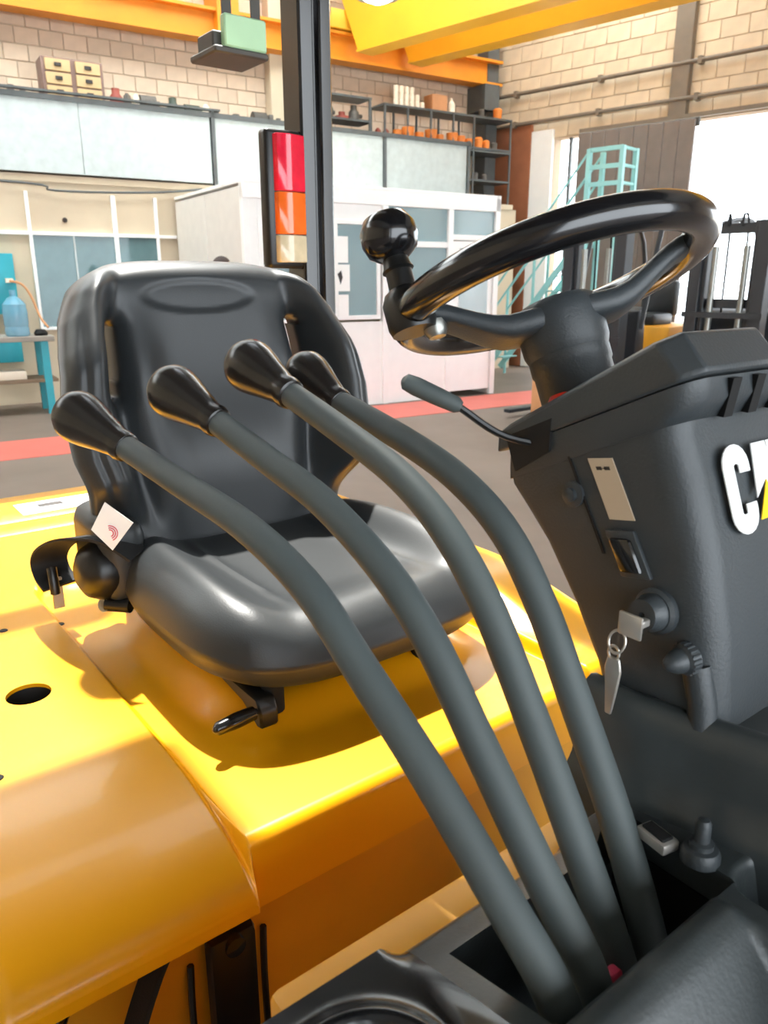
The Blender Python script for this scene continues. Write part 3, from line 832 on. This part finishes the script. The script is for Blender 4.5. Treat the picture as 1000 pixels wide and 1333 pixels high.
# front plate below the hood flange, latch and hose
P_(MB().box(-.69, -.66, .03, 1.08, .44, .93), 'front_plate', 'yellow_dull')
lt = P_(MB().box(-.66, -.635, .25, .31, .70, .86, .012), 'latch', 'black_metal', label='black hood latch under the flange')
P_(MB().lathe([(.001, .03), (.012, .028), (.016, 0), (.02, -.01)], (-.66, .28, .845), (1, 0, 0), 14), 'latch_knob', 'gloss_black', lt)
for l_ in (.235, .325):
    P_(MB().tube(smooth_path([(-.655, l_, .83), (-.650, l_ - .004, .76), (-.655, l_, .62)]), .004, 6), 'latch_cable', 'black_metal', lt)
P_(MB().tube(smooth_path([(-.655, .225, .895), (-.64, .19, .865), (-.62, .15, .80), (-.60, .12, .72), (-.6, .10, .6)]), .012, 10, flat=(.024, .008)), 'strap', 'webbing')
P_(MB().tube(smooth_path([(-.65, .10, .87), (-.63, .07, .83), (-.62, .05, .76), (-.62, .03, .6)]), .012, 10), 'hose', 'gloss_black')

# seat -------------------------------------------------------------------
SC = 0.60
def cush_map(u, v):
    p, q = 2*u-1, 2*v-1
    m = max(abs(p), abs(q))
    if m < 1e-6: return 0.0, 0.0, 0.0
    k = m / ((abs(p)**3.6 + abs(q)**3.6) ** (1/3.6))
    k = lerp(1.0, k, sstep(.2, .9, m))
    return p*k, q*k, m
def cush_xy(p, q): return -0.985 + 0.238 * p, SC + 0.256 * q
def cush_e(m):
    t_ = min(1.0, (1 - m) * .245 / .066)
    return math.sqrt(max(0, 1 - (1 - t_) ** 2))
def cush_top(u, v):
    p, q, m = cush_map(u, v)
    x, y = cush_xy(p, q)
    e = cush_e(m)
    bol = .032 * sstep(.50, .80, abs(q)) * (1 - .45 * sstep(.0, 1., p))
    dish = -.012 * (1 - sstep(.3, .75, abs(q))) * (1 - sstep(.35, .8, p))
    rear = .012 * sstep(-.5, -.9, p)
    ridge = .005 * sstep(.045, .0, abs(abs(q) - .46)) * sstep(-.85, -.5, p) * (1 - sstep(.4, .7, p))
    return Vector((x, y, 1.088 + e * (.046 + bol + dish + rear) + ridge - .010*sstep(.6, 1, p)))
def cush_bot(u, v):
    p, q, m = cush_map(u, v)
    x, y = cush_xy(p, q)
    return Vector((x, y, 1.088 - .010*sstep(.6, 1, p) - cush_e(m) * .052))
seat = P_(MB().slab(cush_top, cush_bot, 56, 56), 'seat', 'vinyl', label='black vinyl bucket seat cushion', subsurf=1)
for l_ in (.45, .74):
    P_(MB().box(-1.20, -.84, l_-.02, l_+.02, 1.0, 1.045, .006, 1), 'seat_rail', 'black_metal', seat)

SC = 0.585
def br_w(v): return interp([(0, .213), (.10, .230), (.25, .250), (.42, .270), (.60, .274), (.78, .262), (.90, .246), (1, .222)], v)
def br_lh(u, v):
    s_ = 2*u - 1
    top = 1.582 - .030 * abs(s_)**3.2 - .030 * abs(s_)**9
    return SC + s_ * br_w(v), 1.115 + v * (top - 1.115)
def slot_d(l, h):
    al = abs(l - SC)
    c = .176 - .010 * (h - 1.40) / .1
    y0, y1 = 1.375, 1.475
    dy = max(y0 - h, 0, h - y1)
    return math.hypot(al - c, dy) - .0105
def br_wing(s_, v):
    return sstep(.60, .84, abs(s_)) * sstep(.10, .34, v) * (1 - .55 * sstep(.70, .98, v))
def br_mid(u, v):
    s_ = 2*u - 1
    l, h = br_lh(u, v)
    f = lerp(-1.215, -1.315, v) - .006 * sstep(.85, 1.0, v)**2
    wing = .085 * br_wing(s_, v)
    bol = .016 * math.exp(-((abs(s_) - .48) / .11)**2) * sstep(.0, .25, v) * (1 - sstep(.60, .88, v))
    lum = .022 * math.exp(-((v - .32) / .2)**2) * (1 - sstep(.3, .55, abs(s_)))
    groove = -.020 * math.exp(-((abs(s_) - .655) / .07)**2) * sstep(.02, .3, v) * (1 - sstep(.74, .94, v))
    line = -.006 * math.exp(-((abs(s_) - .90) / .018)**2) * sstep(.15, .3, v) * (1 - sstep(.8, .9, v))
    hd = math.hypot((l - SC + .012) / .098, (h - 1.525) / .025)
    emb = -.004 * sstep(1.12, .86, hd)
    return f + wing, bol + lum + groove + line + emb, l, h
def br_half(u, v):
    s_ = 2*u - 1
    l, h = br_lh(u, v)
    d = min((1 - abs(s_)) * br_w(v), (1 - v) * .45 * 1.6, v * .45 + .02)
    d2 = max(0.0, slot_d(l, h))
    e1 = math.sqrt(max(0, 1 - (1 - min(1, d / .042))**2))
    e2 = math.sqrt(max(0.0, 1 - (1 - min(1, .18 + d2 / .036))**2))
    return .046 * e1 * e2
def br_front(u, v):
    f, p, l, h = br_mid(u, v)
    return Vector((f + p + br_half(u, v), l, h))
def br_back(u, v):
    f, p, l, h = br_mid(u, v)
    return Vector((f - br_half(u, v) * 1.1, l, h))
br = P_(MB().slab(br_front, br_back, 130, 100, lambda u, v: slot_d(*br_lh(u, v)) > 0), 'backrest', 'vinyl', seat, angle=180)
P_(MB().box(-1.27, -1.20, SC-.15, SC+.15, 1.03, 1.16, .02), 'hinge_cover', 'vinyl', seat)
for s_ in (-1, 1):
    P_(MB().prism([(-1.30, 1.0), (-1.10, 1.0), (-1.18, 1.10), (-1.22, 1.24), (-1.27, 1.24)], lambda u, v, d: Vector((u, SC + d, v)), s_*.165, s_*.179, .004, 1), 'hinge_plate', 'black_metal', seat)
# side bolster at the rear of the cushion, belt retractor, belt
P_(MB().box(-1.30, -1.12, .330, .400, 1.06, 1.20, .030, 4), 'hip_bolster', 'vinyl', seat)
ret = P_(MB().lathe([(.001, .050), (.026, .048), (.040, .038), (.047, .022), (.049, 0), (.049, -.02)], (-1.172, .350, 1.112), (.25, -1, .1), 28), 'belt_retractor', 'black_metal', label='black seat belt retractor housing')
P_(MB().lathe([(.011, .004), (.011, 0), (.006, 0), (.006, .004)], (-1.150, .330, 1.062), (.5, -1, .3), 18), 'bolt_ring', 'zinc', ret)
P_(MB().cyl((-1.150, .333, 1.062), (-1.12, .36, 1.062), .011), 'bolt', 'black_metal', ret)
belt = P_(MB().tube(smooth_path([(-1.10, .372, 1.150), (-1.13, .345, 1.172), (-1.21, .315, 1.160), (-1.285, .300, 1.128), (-1.325, .296, 1.095), (-1.315, .297, 1.070), (-1.28, .300, 1.060)], 6), .01, flat=(.060, .004), up=(0, 0, 1)), 'seat_belt', 'webbing', label='black seat belt strap looped over the retractor')
P_(MB().tube([(-1.275, .287, 1.095), (-1.262, .285, 1.075), (-1.262, .285, 1.055)], .008, 10), 'belt_hook', 'black_metal', belt)
tn = MB()
tn.box(-1.297, -1.292, .287, .305, 1.015, 1.070, .001, 1)
P_(tn, 'belt_tongue', 'steel', belt)
tc_ = Vector((-1.085, .334, 1.205)); te1 = Vector((.45, .75, .0)).normalized(); te2 = Vector((-.10, .06, 1)).normalized(); tn_ = te1.cross(te2).normalized()
def tagp(u, v, d): return tc_ + te1*u + te2*v + tn_*d
tag_ = P_(MB().prism([(-.030, -.002), (-.002, -.034), (.030, .006), (-.008, .038)], tagp, -.0006, .0006), 'belt_tag', 'sticker_white', belt, label='white tag with a pink mark')
tn_sign = 1 if (Vector((0, 0, 1.55)) - tc_).dot(tn_) > 0 else -1
for k, r_ in enumerate((.005, .008, .011)):
    pts = [tc_ + te1*(-.004 + r_*math.cos(a)) + te2*(-.008 + r_*math.sin(a)) + tn_*tn_sign*.0012 for a in [math.radians(-70 + 14*i) for i in range(13)]]
    tag_mark = P_(MB().tube(pts, .0008, 6), 'tag_mark', 'tag_red', belt)
# adjuster handle
ad = P_(MB().prism([(-.98, 1.030), (-.80, 1.030), (-.790, 1.012), (-.790, .990), (-.80, .988), (-.84, 1.008), (-.97, 1.022)], lambda u, v, d: Vector((u, d, v)), .405, .432, .003, 1), 'adjuster_bracket', 'black_metal', seat)
P_(MB().lathe([(.004, 0), (.0045, .018), (.0095, .022), (.0105, .05), (.0085, .078), (.004, .084), (.001, .085)], (-.803, .420, 1.012), (.017, -.077, .006), 16), 'adjuster_handle', 'gloss_black', seat)
for l_ in (.44, .70):
    P_(MB().cyl((-.82, l_, 1.045), (-.82, l_, .995), .016), 'seat_foot', 'deep_black', seat)

# control levers ----------------------------------------------------------
LEV = [
 [(-0.215,0.312,1.03),(-0.218,0.312,1.09),(-0.227,0.305,1.133),(-0.269,0.298,1.178),(-0.329,0.291,1.234),(-0.397,0.284,1.287),(-0.456,0.278,1.331),(-0.536,0.271,1.359),(-0.638,0.264,1.373),(-0.765,0.257,1.388)],
 [(-0.217,0.352,1.00),(-0.222,0.352,1.06),(-0.232,0.348,1.112),(-0.278,0.345,1.167),(-0.337,0.341,1.239),(-0.385,0.338,1.297),(-0.436,0.334,1.339),(-0.514,0.331,1.374),(-0.596,0.327,1.395),(-0.689,0.324,1.417)],
 [(-0.222,0.393,0.98),(-0.229,0.393,1.045),(-0.240,0.392,1.089),(-0.286,0.391,1.170),(-0.331,0.390,1.243),(-0.378,0.389,1.313),(-0.427,0.389,1.361),(-0.484,0.388,1.394),(-0.561,0.387,1.418),(-0.654,0.386,1.443)],
 [(-0.225,0.437,0.97),(-0.233,0.437,1.035),(-0.245,0.438,1.080),(-0.284,0.439,1.161),(-0.333,0.440,1.244),(-0.369,0.441,1.302),(-0.411,0.441,1.352),(-0.468,0.442,1.385),(-0.543,0.443,1.407),(-0.653,0.444,1.429)]]
KEND = [(-.836,.232,1.414), (-.763,.309,1.442), (-.730,.381,1.466), (-.728,.445,1.456)]
for i, (L_, K_) in enumerate(zip(LEV, KEND)):
    sp = smooth_path(L_, 7)
    n_ = len(sp)
    rr = [.0138 - .0012 * (k / n_) for k in range(n_)]
    lv = P_(MB().tube(sp, rr, 18), 'control_lever', 'sleeve', label=('first grey control lever, nearest the camera', 'second grey control lever', 'third grey control lever', 'fourth grey control lever, nearest the steering wheel')[i])
    ax = Vector(K_) - Vector(L_[-1])
    s_ = 0.92 if i == 3 else 1.0
    prof = [(.0120, -.004), (.0150, -.002), (.0165, .004), (.0155, .010), (.0165, .016), (.0205, .036), (.0255, .056), (.0280, .070), (.0275, .080), (.0235, .088), (.014, .092), (.001, .0935)]
    P_(MB().lathe([(r_*s_, d_*s_) for r_, d_ in prof], L_[-1], ax, 28), 'lever_knob', 'knob_black', lv)

# console around the levers -------------------------------------------------
def con_base(f):
    return interp([(-.325, 1.105), (-.315, 1.118), (-.295, 1.124), (-.205, 1.147), (-.194, 1.157), (-.184, 1.159), (-.174, 1.152), (-.14, 1.115), (-.05, 1.05), (.15, .95)], f)
def riser(f): return .468 + .28 * max(0, f + .30)
def con_h(f, l):
    h = con_base(f)
    sh = sstep(.425, .440, l)
    h = lerp(h, 1.150 if f > -.30 else 1.150 - .03*sstep(-.30, -.325, f), sh * (1 - sstep(-.19, -.10, f)*.0))
    # tray
    d = rrect_d(f, l, -.298, -.02, -.3, .232, .05)
    if l < .30:
        h = lerp(h, 1.122, sstep(.262, .245, l))
        h -= .055 * sstep(-.002, -.030, d)
        h += .006 * math.exp(-(d / .008)**2)
    # pocket
    d = rrect_d(f, l, -.205, -.07, .452, .505, .022)
    h -= .075 * sstep(.0, -.016, d)
    return h
CON_F = [(0, -.325), (.10, -.292), (.40, -.198), (1, .10)]
CON_L = [(0, .262), (.08, .278), (.72, .460), (1, .56)]
def con_top(u, v):
    f, l = interp(CON_F, u), interp(CON_L, v)
    return Vector((f, l, con_h(f, l)))
def con_bot(u, v):
    return con_top(u, v) - Vector((0, 0, .028 if 0 < u < 1 else .06))
def con_mask(u, v): return not (.10 < u < .40 and .08 < v < .72)
con = P_(MB().slab(con_top, con_bot, 120, 100, con_mask), 'lever_console', 'console', label='black plastic console around the lever slot', angle=50)
def tray_top(u, v):
    f, l = lerp(-.325, .10, u), lerp(-.10, .262, v)
    return Vector((f, l, con_h(f, l)))
P_(MB().slab(tray_top, lambda u, v: tray_top(u, v) - Vector((0, 0, .02 if 0 < u < 1 and 0 < v < 1 else .05)), 110, 90), 'side_tray', 'tray_black', con, label='glossy black storage tray beside the levers', angle=60)
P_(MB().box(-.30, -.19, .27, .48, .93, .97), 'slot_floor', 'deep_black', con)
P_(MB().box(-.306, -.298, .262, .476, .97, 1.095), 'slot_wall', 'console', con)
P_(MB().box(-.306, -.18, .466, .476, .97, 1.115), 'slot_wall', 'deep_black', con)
foot_rings = []
for k in range(25):
    f = lerp(-.352, .10, k / 24)
    o_l = .462 + .26 * max(0, f + .31)
    foot_rings.append([Vector((f, o_l + a_, b_)) for a_, b_ in ((0, 1.09), (.001, 1.152), (.004, 1.160), (.009, 1.168), (.013, 1.185), (.015, 1.212), (.017, 1.224), (.021, 1.232), (.027, 1.235), (.034, 1.233), (.05, 1.222), (.40, 1.222), (.40, 1.09))])
P_(MB().rings(foot_rings), 'column_foot', 'console', label='black moulded step below the column cover', angle=60)
for l_ in (.302, .342, .383, .427):
    P_(MB().cyl((-.205, l_ - .006, 1.045), (-.205, l_ + .022, 1.045), .012, seg=12), 'pivot_bolt', 'console', con)
P_(MB().cyl((-.213, .278, 1.11), (-.205, .284, 1.135), .007, seg=10), 'pivot_bolt', 'console', con)
P_(MB().box(-.236, -.226, .370, .380, 1.085, 1.100, .002, 1), 'pink_clip', 'pink', con, label='small pink clip between the levers')
P_(MB().box(-.365, -.31, .18, .62, .55, 1.095, .008), 'cowl_plate', 'yellow_dull', label='yellow steel cowl edge beside the console')
P_(MB().box(-.32, .1, -.05, .9, .5, .95), 'cowl_body', 'black_metal')
# square switch and push button on the console
sw = P_(MB().prism([(-.270, .446), (-.243, .442), (-.240, .458), (-.267, .462)], lambda u, v, d: Vector((u, v, 1.150 + d)), -.002, .007, .002, 2), 'square_switch', 'steel', con)
P_(MB().prism([(-.267, .449), (-.246, .445), (-.244, .456), (-.265, .459)], lambda u, v, d: Vector((u, v, 1.150 + d)), .006, .009, .001, 1), 'switch_top', 'deep_black', con)
P_(MB().lathe([(.014, -.002), (.014, .004), (.012, .008), (.0085, .009), (.0085, .013), (.0055, .014), (.0055, .028), (.004, .031), (.001, .032)], (-.226, .462, 1.150), (-.03, .02, 1), 24), 'push_button', 'dash', con)

# steering column cover ------------------------------------------------------
CN, CF_ = .50, .70
def section(fr, ff, base_h, slope, near=CN, far=CF_, rn=.024, rr=.012, f_ref=-.40):
    pts = []
    def arc(cx, cy, r, a0, a1, n=6):
        for k in range(n + 1):
            a = math.radians(lerp(a0, a1, k / n))
            pts.append((cx + r*math.cos(a), cy + r*math.sin(a)))
    arc(ff - rn, near + rn, rn, -90, 0)
    arc(ff - rn, far - rn, rn, 0, 90)
    arc(fr + rr, far - rr, rr, 90, 180)
    arc(fr + rr, near + rr, rr, 180, 270)
    return [Vector((x, y, base_h + slope * (x - f_ref))) for x, y in pts]
secs = [(-.345, -.244, 1.205, 0.0), (-.360, -.248, 1.240, .02), (-.388, -.256, 1.285, .08), (-.422, -.272, 1.335, .20), (-.448, -.290, 1.372, .34), (-.466, -.304, 1.400, .42), (-.472, -.309, 1.425, .46)]
colm = MB().rings([section(a, b, c, d) for a, b, c, d in secs])
column = P_(colm, 'column_cover', 'dash', label='dark grey plastic steering column cover with a logo', angle=60)
# brow under the lid with slots
brow = MB().rings([section(-.470, -.303, 1.408, .46, CN-.001, CF_+.001), section(-.470, -.294, 1.420, .46, CN-.002, CF_+.002), section(-.470, -.296, 1.436, .46, CN-.002, CF_+.002)])
P_(brow, 'column_brow', 'dash', column, angle=60)
for l_ in (.548, .583, .618, .653):
    sl = MB().prism([(-.006, .0015), (.006, .0015), (.004, -.006), (-.004, -.006)], lambda u, v, d: Vector((-.2915 - d*.22 + v, l_ + u + d*.15, 1.482 - d)), 0, .030)
    P_(sl, 'vent_slot', 'deep_black', column)
# lid: wedge with chamfered corners
def lidsec(fr, ff, h, slope, inset):
    n, fa = CN - .004 + inset, CF_ + .004 - inset
    pts = [(fr, n), (ff - .014, n), (ff, n + .012), (ff, .612), (ff - .08, fa), (fr, fa)]
    return [Vector((x, y, h + slope*(x + .40))) for x, y in pts]
lid = MB().rings([lidsec(-.478, -.292, 1.437, .465, 0), lidsec(-.478, -.292, 1.441, .465, 0), lidsec(-.480, -.314, 1.464, .58, .002), lidsec(-.474, -.320, 1.468, .58, .008)])
lid_o = P_(lid, 'column_lid', 'dash', column, angle=25)
md = lid_o.modifiers.new('bev', 'BEVEL'); md.width = .003; md.segments = 2; md.limit_method = 'ANGLE'
# side details on plane l = CN
def side(f, h, d=0): return Vector((f, CN - d, h))
def sq(o, ang):
    a = math.radians(ang)
    e1 = (math.cos(a*.55), math.sin(a*.0) + .18); e2 = (-math.sin(a), math.cos(a))
    return lambda u, v, d: side(o[0] + u*e1[0] + v*e2[0], o[1] + u*e1[1] + v*e2[1], d)
lab = P_(MB().prism([(-.012, -.026), (.012, -.026), (.012, .026), (-.012, .026)], sq((-.356, 1.392), 30), -.001, .0012), 'side_label', 'label_beige', column, label='beige label strip with a small symbol')
for u_ in (-.004, .004):
    P_(MB().prism([(u_-.0025, .016), (u_+.0025, .016), (u_+.0025, .019), (u_-.0025, .019)], sq((-.356, 1.392), 30), .0012, .0016), 'label_print', 'ink_dark', column)
P_(MB().prism([(-.004, .0172), (.004, .0172), (.004, .0178), (-.004, .0178)], sq((-.356, 1.392), 30), .0012, .0016), 'label_print', 'ink_dark', column)
rk = P_(MB().prism([(-.014, -.020), (.014, -.020), (.014, .020), (-.014, .020)], sq((-.334, 1.344), 30), -.002, .004, .0015, 2), 'rocker_switch', 'dash', column, label='black rocker switch')
P_(MB().prism([(-.010, -.015), (.010, -.015), (.010, .014), (-.010, .014)], sq((-.334, 1.344), 30), .003, .009, .003, 2), 'rocker', 'gloss_black', column)
P_(MB().lathe([(.011, 0), (.011, .003), (.006, .004), (.006, .008), (.003, .009), (.001, .009)], side(-.392, 1.380), (0, -1, 0), 18), 'cover_bolt', 'dash', column)
P_(MB().prism([(-.0012, -.055), (.0012, -.055), (.0012, .05), (-.0012, .05)], sq((-.385, 1.385), 30), -.001, .0012), 'cover_seam', 'deep_black', column)
# ignition switch
ig = P_(MB().lathe([(.0185, 0), (.0185, .005), (.016, .0075), (.015, .0075), (.015, .011), (.0122, .016), (.0122, .020), (.0026, .020), (.001, .014)], side(-.304, 1.306), (-.05, -1, .05), 26), 'ignition_switch', 'dash', column, label='round ignition switch with key')
kb = P_(MB().lathe([(.012, 0), (.012, .008), (.0095, .010), (.0090, .015), (.0055, .022), (.003, .0245), (.001, .025)], side(-.273, 1.279), (-.25, -1, -.1), 24), 'round_knob', 'dash', column, label='small grey ribbed knob below the ignition switch')
kax = Vector((-.25, -1, -.1)).normalized(); ku = kax.cross(Vector((0, 0, 1))).normalized(); kw = kax.cross(ku)
for k in range(20):
    a = 2*math.pi*k/20
    q_ = side(-.273, 1.279) + (ku*math.cos(a) + kw*math.sin(a)) * .0118
    P_(MB().cyl(q_ + kax*.001, q_ + kax*.0078, .0012, seg=6), 'knob_rib', 'dash', kb)
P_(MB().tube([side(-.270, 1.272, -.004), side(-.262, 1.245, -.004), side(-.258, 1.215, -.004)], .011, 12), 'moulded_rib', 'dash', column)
# logo on the front face
fo = Vector((-.2715, .536, 1.368)); fe1 = Vector((0, 1, 0)).normalized(); fe2 = Vector((-.37, 0, 1)).normalized(); fn_ = fe1.cross(fe2).normalized()
if fn_.x < 0: fn_ = -fn_
def logo(u, v, d): return fo + fe1*(u + v*.0) + fe2*v + fn_*(d + .0015)
def ribbon(mb, pts, w, d0, d1):
    n_ = len(pts); Lf, Rt = [], []
    for i in range(n_):
        a = pts[max(i-1, 0)]; b = pts[min(i+1, n_-1)]
        tx, ty = b[0]-a[0], b[1]-a[1]; q = math.hypot(tx, ty) or 1
        Lf.append((pts[i][0] - ty/q*w/2, pts[i][1] + tx/q*w/2)); Rt.append((pts[i][0] + ty/q*w/2, pts[i][1] - tx/q*w/2))
    for i in range(n_-1):
        mb.prism([Rt[i], Rt[i+1], Lf[i+1], Lf[i]], logo, d0, d1)
cpts = [(.0300, .0440)] + [(.0190 + .0110*math.cos(a), .0500 + .0090*math.sin(a)) for a in [math.radians(x) for x in range(0, 181, 20)]] + [(.0190 + .0110*math.cos(a), .0140 + .0090*math.sin(a)) for a in [math.radians(x) for x in range(180, 361, 20)]] + [(.0300, .0200)]
mbc = MB(); ribbon(mbc, cpts, .0150, 0, .001)
P_(mbc, 'logo_letter_c', 'white_paint', column, label='white letter C')
mba = MB(); mba.prism([(.040, .022), (.046, .064), (.066, .064), (.078, .005), (.064, .005), (.062, .018), (.056, .034)], logo, 0, .001)
P_(mba, 'logo_letter_a', 'white_paint', column, label='white letter A')
P_(MB().prism([(.037, .005), (.070, .005), (.056, .034)], logo, .0012, .002), 'logo_triangle', 'logo_yellow', column, label='yellow triangle')
mbt = MB(); mbt.prism([(.068, .064), (.104, .064), (.104, .053), (.068, .053)], logo, 0, .001); mbt.prism([(.080, .054), (.093, .054), (.093, .005), (.080, .005)], logo, 0, .001)
P_(mbt, 'logo_letter_t', 'white_paint', column, label='white letter T')

# steering wheel ------------------------------------------------------------
wn_ = Vector((-.42, 0, .907)).normalized()
we1 = Vector((0, 1, 0)); we2 = wn_.cross(we1).normalized()       # we2 points forward/up or back/down
WC = Vector((-.512, .592, 1.545))
WR, Wr = .141, .0158
def wheel_pt(a, r=WR, d=0): return WC + we1*(r*math.cos(a)) + we2*(r*math.sin(a)) + wn_*d
rim = P_(MB().tube([wheel_pt(2*math.pi*k/72) for k in range(72)], Wr, 20, closed=True), 'steering_wheel', 'gloss_black', label='glossy black steering wheel rim')
sd = Vector((-.6088, -.7934, 0))
al = math.atan2(sd.dot(we2), sd.dot(we1))
HUBD = -.036
for da, nm in ((0.10, 'l'), (math.pi - .10, 'r')):
    a = al + da
    rad = (we1*math.cos(a) + we2*math.sin(a)); tan = (-we1*math.sin(a) + we2*math.cos(a))
    ringz = []
    for t_ in [k/10 for k in range(11)]:
        r_ = lerp(.0, WR - .006, t_)
        dd = HUBD + (abs(HUBD)) * sstep(.35, 1.0, t_) 
        hw = lerp(.034, .021, sstep(.1, .8, t_)); hh = lerp(.015, .009, t_)
        c = WC + rad*r_ + wn_*dd
        ringz.append([c + tan*(hw*math.copysign(abs(math.cos(q))**.6, math.cos(q))) + wn_*(hh*math.copysign(abs(math.sin(q))**.6, math.sin(q))) for q in [2*math.pi*j/16 for j in range(16)]])
    P_(MB().rings(ringz), 'spoke', 'dash', rim, angle=60)
P_(MB().lathe([(.001, .017), (.036, .0165), (.0405, .012), (.042, 0), (.041, -.026), (.038, -.034)], WC + wn_*HUBD, wn_, 32), 'hub', 'dash', rim)
P_(MB().lathe([(.0385, 0), (.0385, -.012), (.037, -.014), (.037, -.125)], WC + wn_*(HUBD - .034), wn_, 32), 'steering_column_tube', 'dash', label='round steering column tube')
P_(MB().lathe([(.001, .006), (.008, .005), (.011, .001), (.011, -.004)], Vector((-.436, .528, 1.450)), (-.45, 0, .9), 16), 'warning_lamp', 'red_plastic', column, label='small red lamp at the foot of the column tube')
ka = al + .18
kp = wheel_pt(ka)
P_(MB().lathe([(.021, -.018), (.023, -.012), (.023, .012), (.019, .020), (.013, .024), (.0125, .040), (.015, .042), (.013, .046), (.0115, .056)], kp, wn_, 20), 'spinner_clamp', 'black_metal', rim)
P_(MB().lathe([(.011, .052), (.016, .055), (.0235, .061), (.027, .071), (.0265, .082), (.021, .092), (.011, .0965), (.001, .0975)], kp, wn_, 28), 'spinner_knob', 'gloss_black', rim, label='round black spinner knob')
P_(MB().lathe([(.001, -.028), (.008, -.027), (.011, -.022), (.011, -.012)], wheel_pt(ka, WR - .02), wn_, 16), 'clamp_bolt', 'zinc', rim)
# direction stalk
P_(MB().tube(smooth_path([(-.415, .535, 1.408), (-.452, .480, 1.421), (-.474, .446, 1.446), (-.480, .438, 1.450)]), .0032, 8), 'stalk_rod', 'black_metal', column)
P_(MB().lathe([(.0045, 0), (.0070, .004), (.0078, .02), (.0082, .042), (.0070, .052), (.003, .055), (.001, .0555)], (-.474, .446, 1.447), Vector((-.503, .417, 1.465)) - Vector((-.474, .446, 1.447)), 16), 'stalk_grip', 'sleeve', column, label='thin stalk with a grey grip')
P_(MB().prism([(-.468, 1.417), (-.418, 1.440), (-.418, 1.412), (-.455, 1.388)], lambda u, v, d: Vector((u, CN - .0045 + d, v)), 0, .006), 'stalk_slot', 'deep_black', column)

# overhead guard -------------------------------------------------------------
og = MB().box(-1.945, -1.855, 1.155, 1.20, 1.0, 2.34, .006, 1)
og.box(-1.945, -1.855, 1.215, 1.255, 1.0, 2.34, .006, 1)
og.box(-1.93, -1.87, 1.195, 1.22, 1.0, 2.34)
guard = P_(og, 'guard_post', 'gloss_black', label='black rear guard post')
for x_, y_ in ((-1.90, -.02), (.30, -.06), (.30, 1.20)):
    P_(MB().box(x_-.04, x_+.04, y_-.04, y_+.04, .9, 2.34, .006, 1), 'guard_post', 'gloss_black')
P_(MB().box(-1.96, .36, -.08, 0.0, 2.34, 2.42, .01, 1), 'guard_side_rail', 'black_metal')
P_(MB().box(-1.96, .36, 1.16, 1.24, 2.34, 2.42, .01, 1), 'guard_side_rail', 'black_metal')
P_(MB().box(-1.96, -1.88, 0, 1.16, 2.34, 2.42, .01, 1), 'guard_cross_rail', 'black_metal')
P_(MB().box(.28, .36, 0, 1.16, 2.34, 2.42, .01, 1), 'guard_cross_rail', 'black_metal')
P_(MB().box(-1.46, .28, 0.0, .555, 2.385, 2.40), 'guard_shade_sheet', 'black_metal')  # unseen sheet, rear edge shaped to shade the near hood and dash
P_(MB().box(-1.20, .28, .565, 1.16, 2.385, 2.40), 'guard_shade_sheet', 'black_metal')  # shorter sheet, stepped so the sun still reaches the far hood
# tail lamp on the post
tl = P_(MB().box(-1.905, -1.862, 1.052, 1.168, 1.580, 1.918, .012, 3), 'tail_lamp', 'black_metal', label='rear combination lamp with red amber and clear lenses')
for z0, z1, m_, lb in ((1.770, 1.905, 'lens_red', 'red lens'), (1.665, 1.768, 'lens_amber', 'amber lens'), (1.595, 1.663, 'lens_clear', 'clear lens')):
    P_(MB().prism([(1.072, -1.868), (1.158, -1.868), (1.158, -1.846), (1.112, -1.838), (1.076, -1.846)], lambda u, v, d: Vector((v, u, d)), z0, z1, .002, 1), 'lens', m_, tl, label=lb)
# pale green box hanging on straps from the guard
gb = P_(MB().box(-1.875, -1.85, .950, 1.062, 2.078, 2.148, .004, 1), 'work_lamp', 'box_green', label='pale green box hanging under the guard roof')
P_(MB().box(-1.99, -1.85, .922, 1.066, 2.062, 2.078, .004, 1), 'lamp_base', 'cap_dark', gb)
P_(MB().box(-1.96, -1.875, .930, 1.055, 2.070, 2.115, .004, 1), 'lamp_back', 'cap_dark', gb)
for l_ in (.968, 1.045):
    P_(MB().box(-1.876, -1.870, l_-.012, l_+.012, 2.13, 2.36), 'hanger_strap', 'cap_dark', gb)

# key bunch hanging in the ignition switch (can be lifted away)
class KB(MB):
    """key parts are laid out around the switch and moved into it"""
    def build(s, *a_, **k_):
        for v in s.bm.verts:
            v.co = Vector((-.302 + (v.co.x + .302) * .80 + .004, .476 + (v.co.y - .476) * .8, 1.302 + (v.co.z - 1.302) * .95 + .004))
        return MB.build(s, *a_, **k_)
kt = empty('key_bunch', FRAME_T, (-.325, .46, 1.225), 'silver key with ring and second key hanging from the ignition switch', 'keys')
KB().box(-.324, -.298, .463, .466, 1.288, 1.308, .002, 2).build('key_head', 'steel', kt)
KB().box(-.308, -.300, .464, .480, 1.297, 1.303, .001, 1).build('key_blade', 'steel', kt)
KB().tube([(-.322 + .009*math.cos(a), .462 + .003*math.sin(a), 1.281 + .009*math.sin(a)) for a in [2*math.pi*k/24 for k in range(24)]], .0013, 8, closed=True).build('key_ring', 'steel', kt)
KB().tube([(-.325 + .006*math.cos(a), .463, 1.270 + .006*math.sin(a)) for a in [2*math.pi*k/20 for k in range(20)]], .0013, 8, closed=True).build('key_ring', 'steel', kt)
KB().prism([(-.331, 1.266), (-.318, 1.266), (-.315, 1.255), (-.318, 1.235), (-.322, 1.214), (-.329, 1.214), (-.331, 1.235), (-.334, 1.255)], lambda u, v, d: Vector((u, .462 + d, v)), 0, .003, .001, 1).build('spare_key', 'steel', kt)
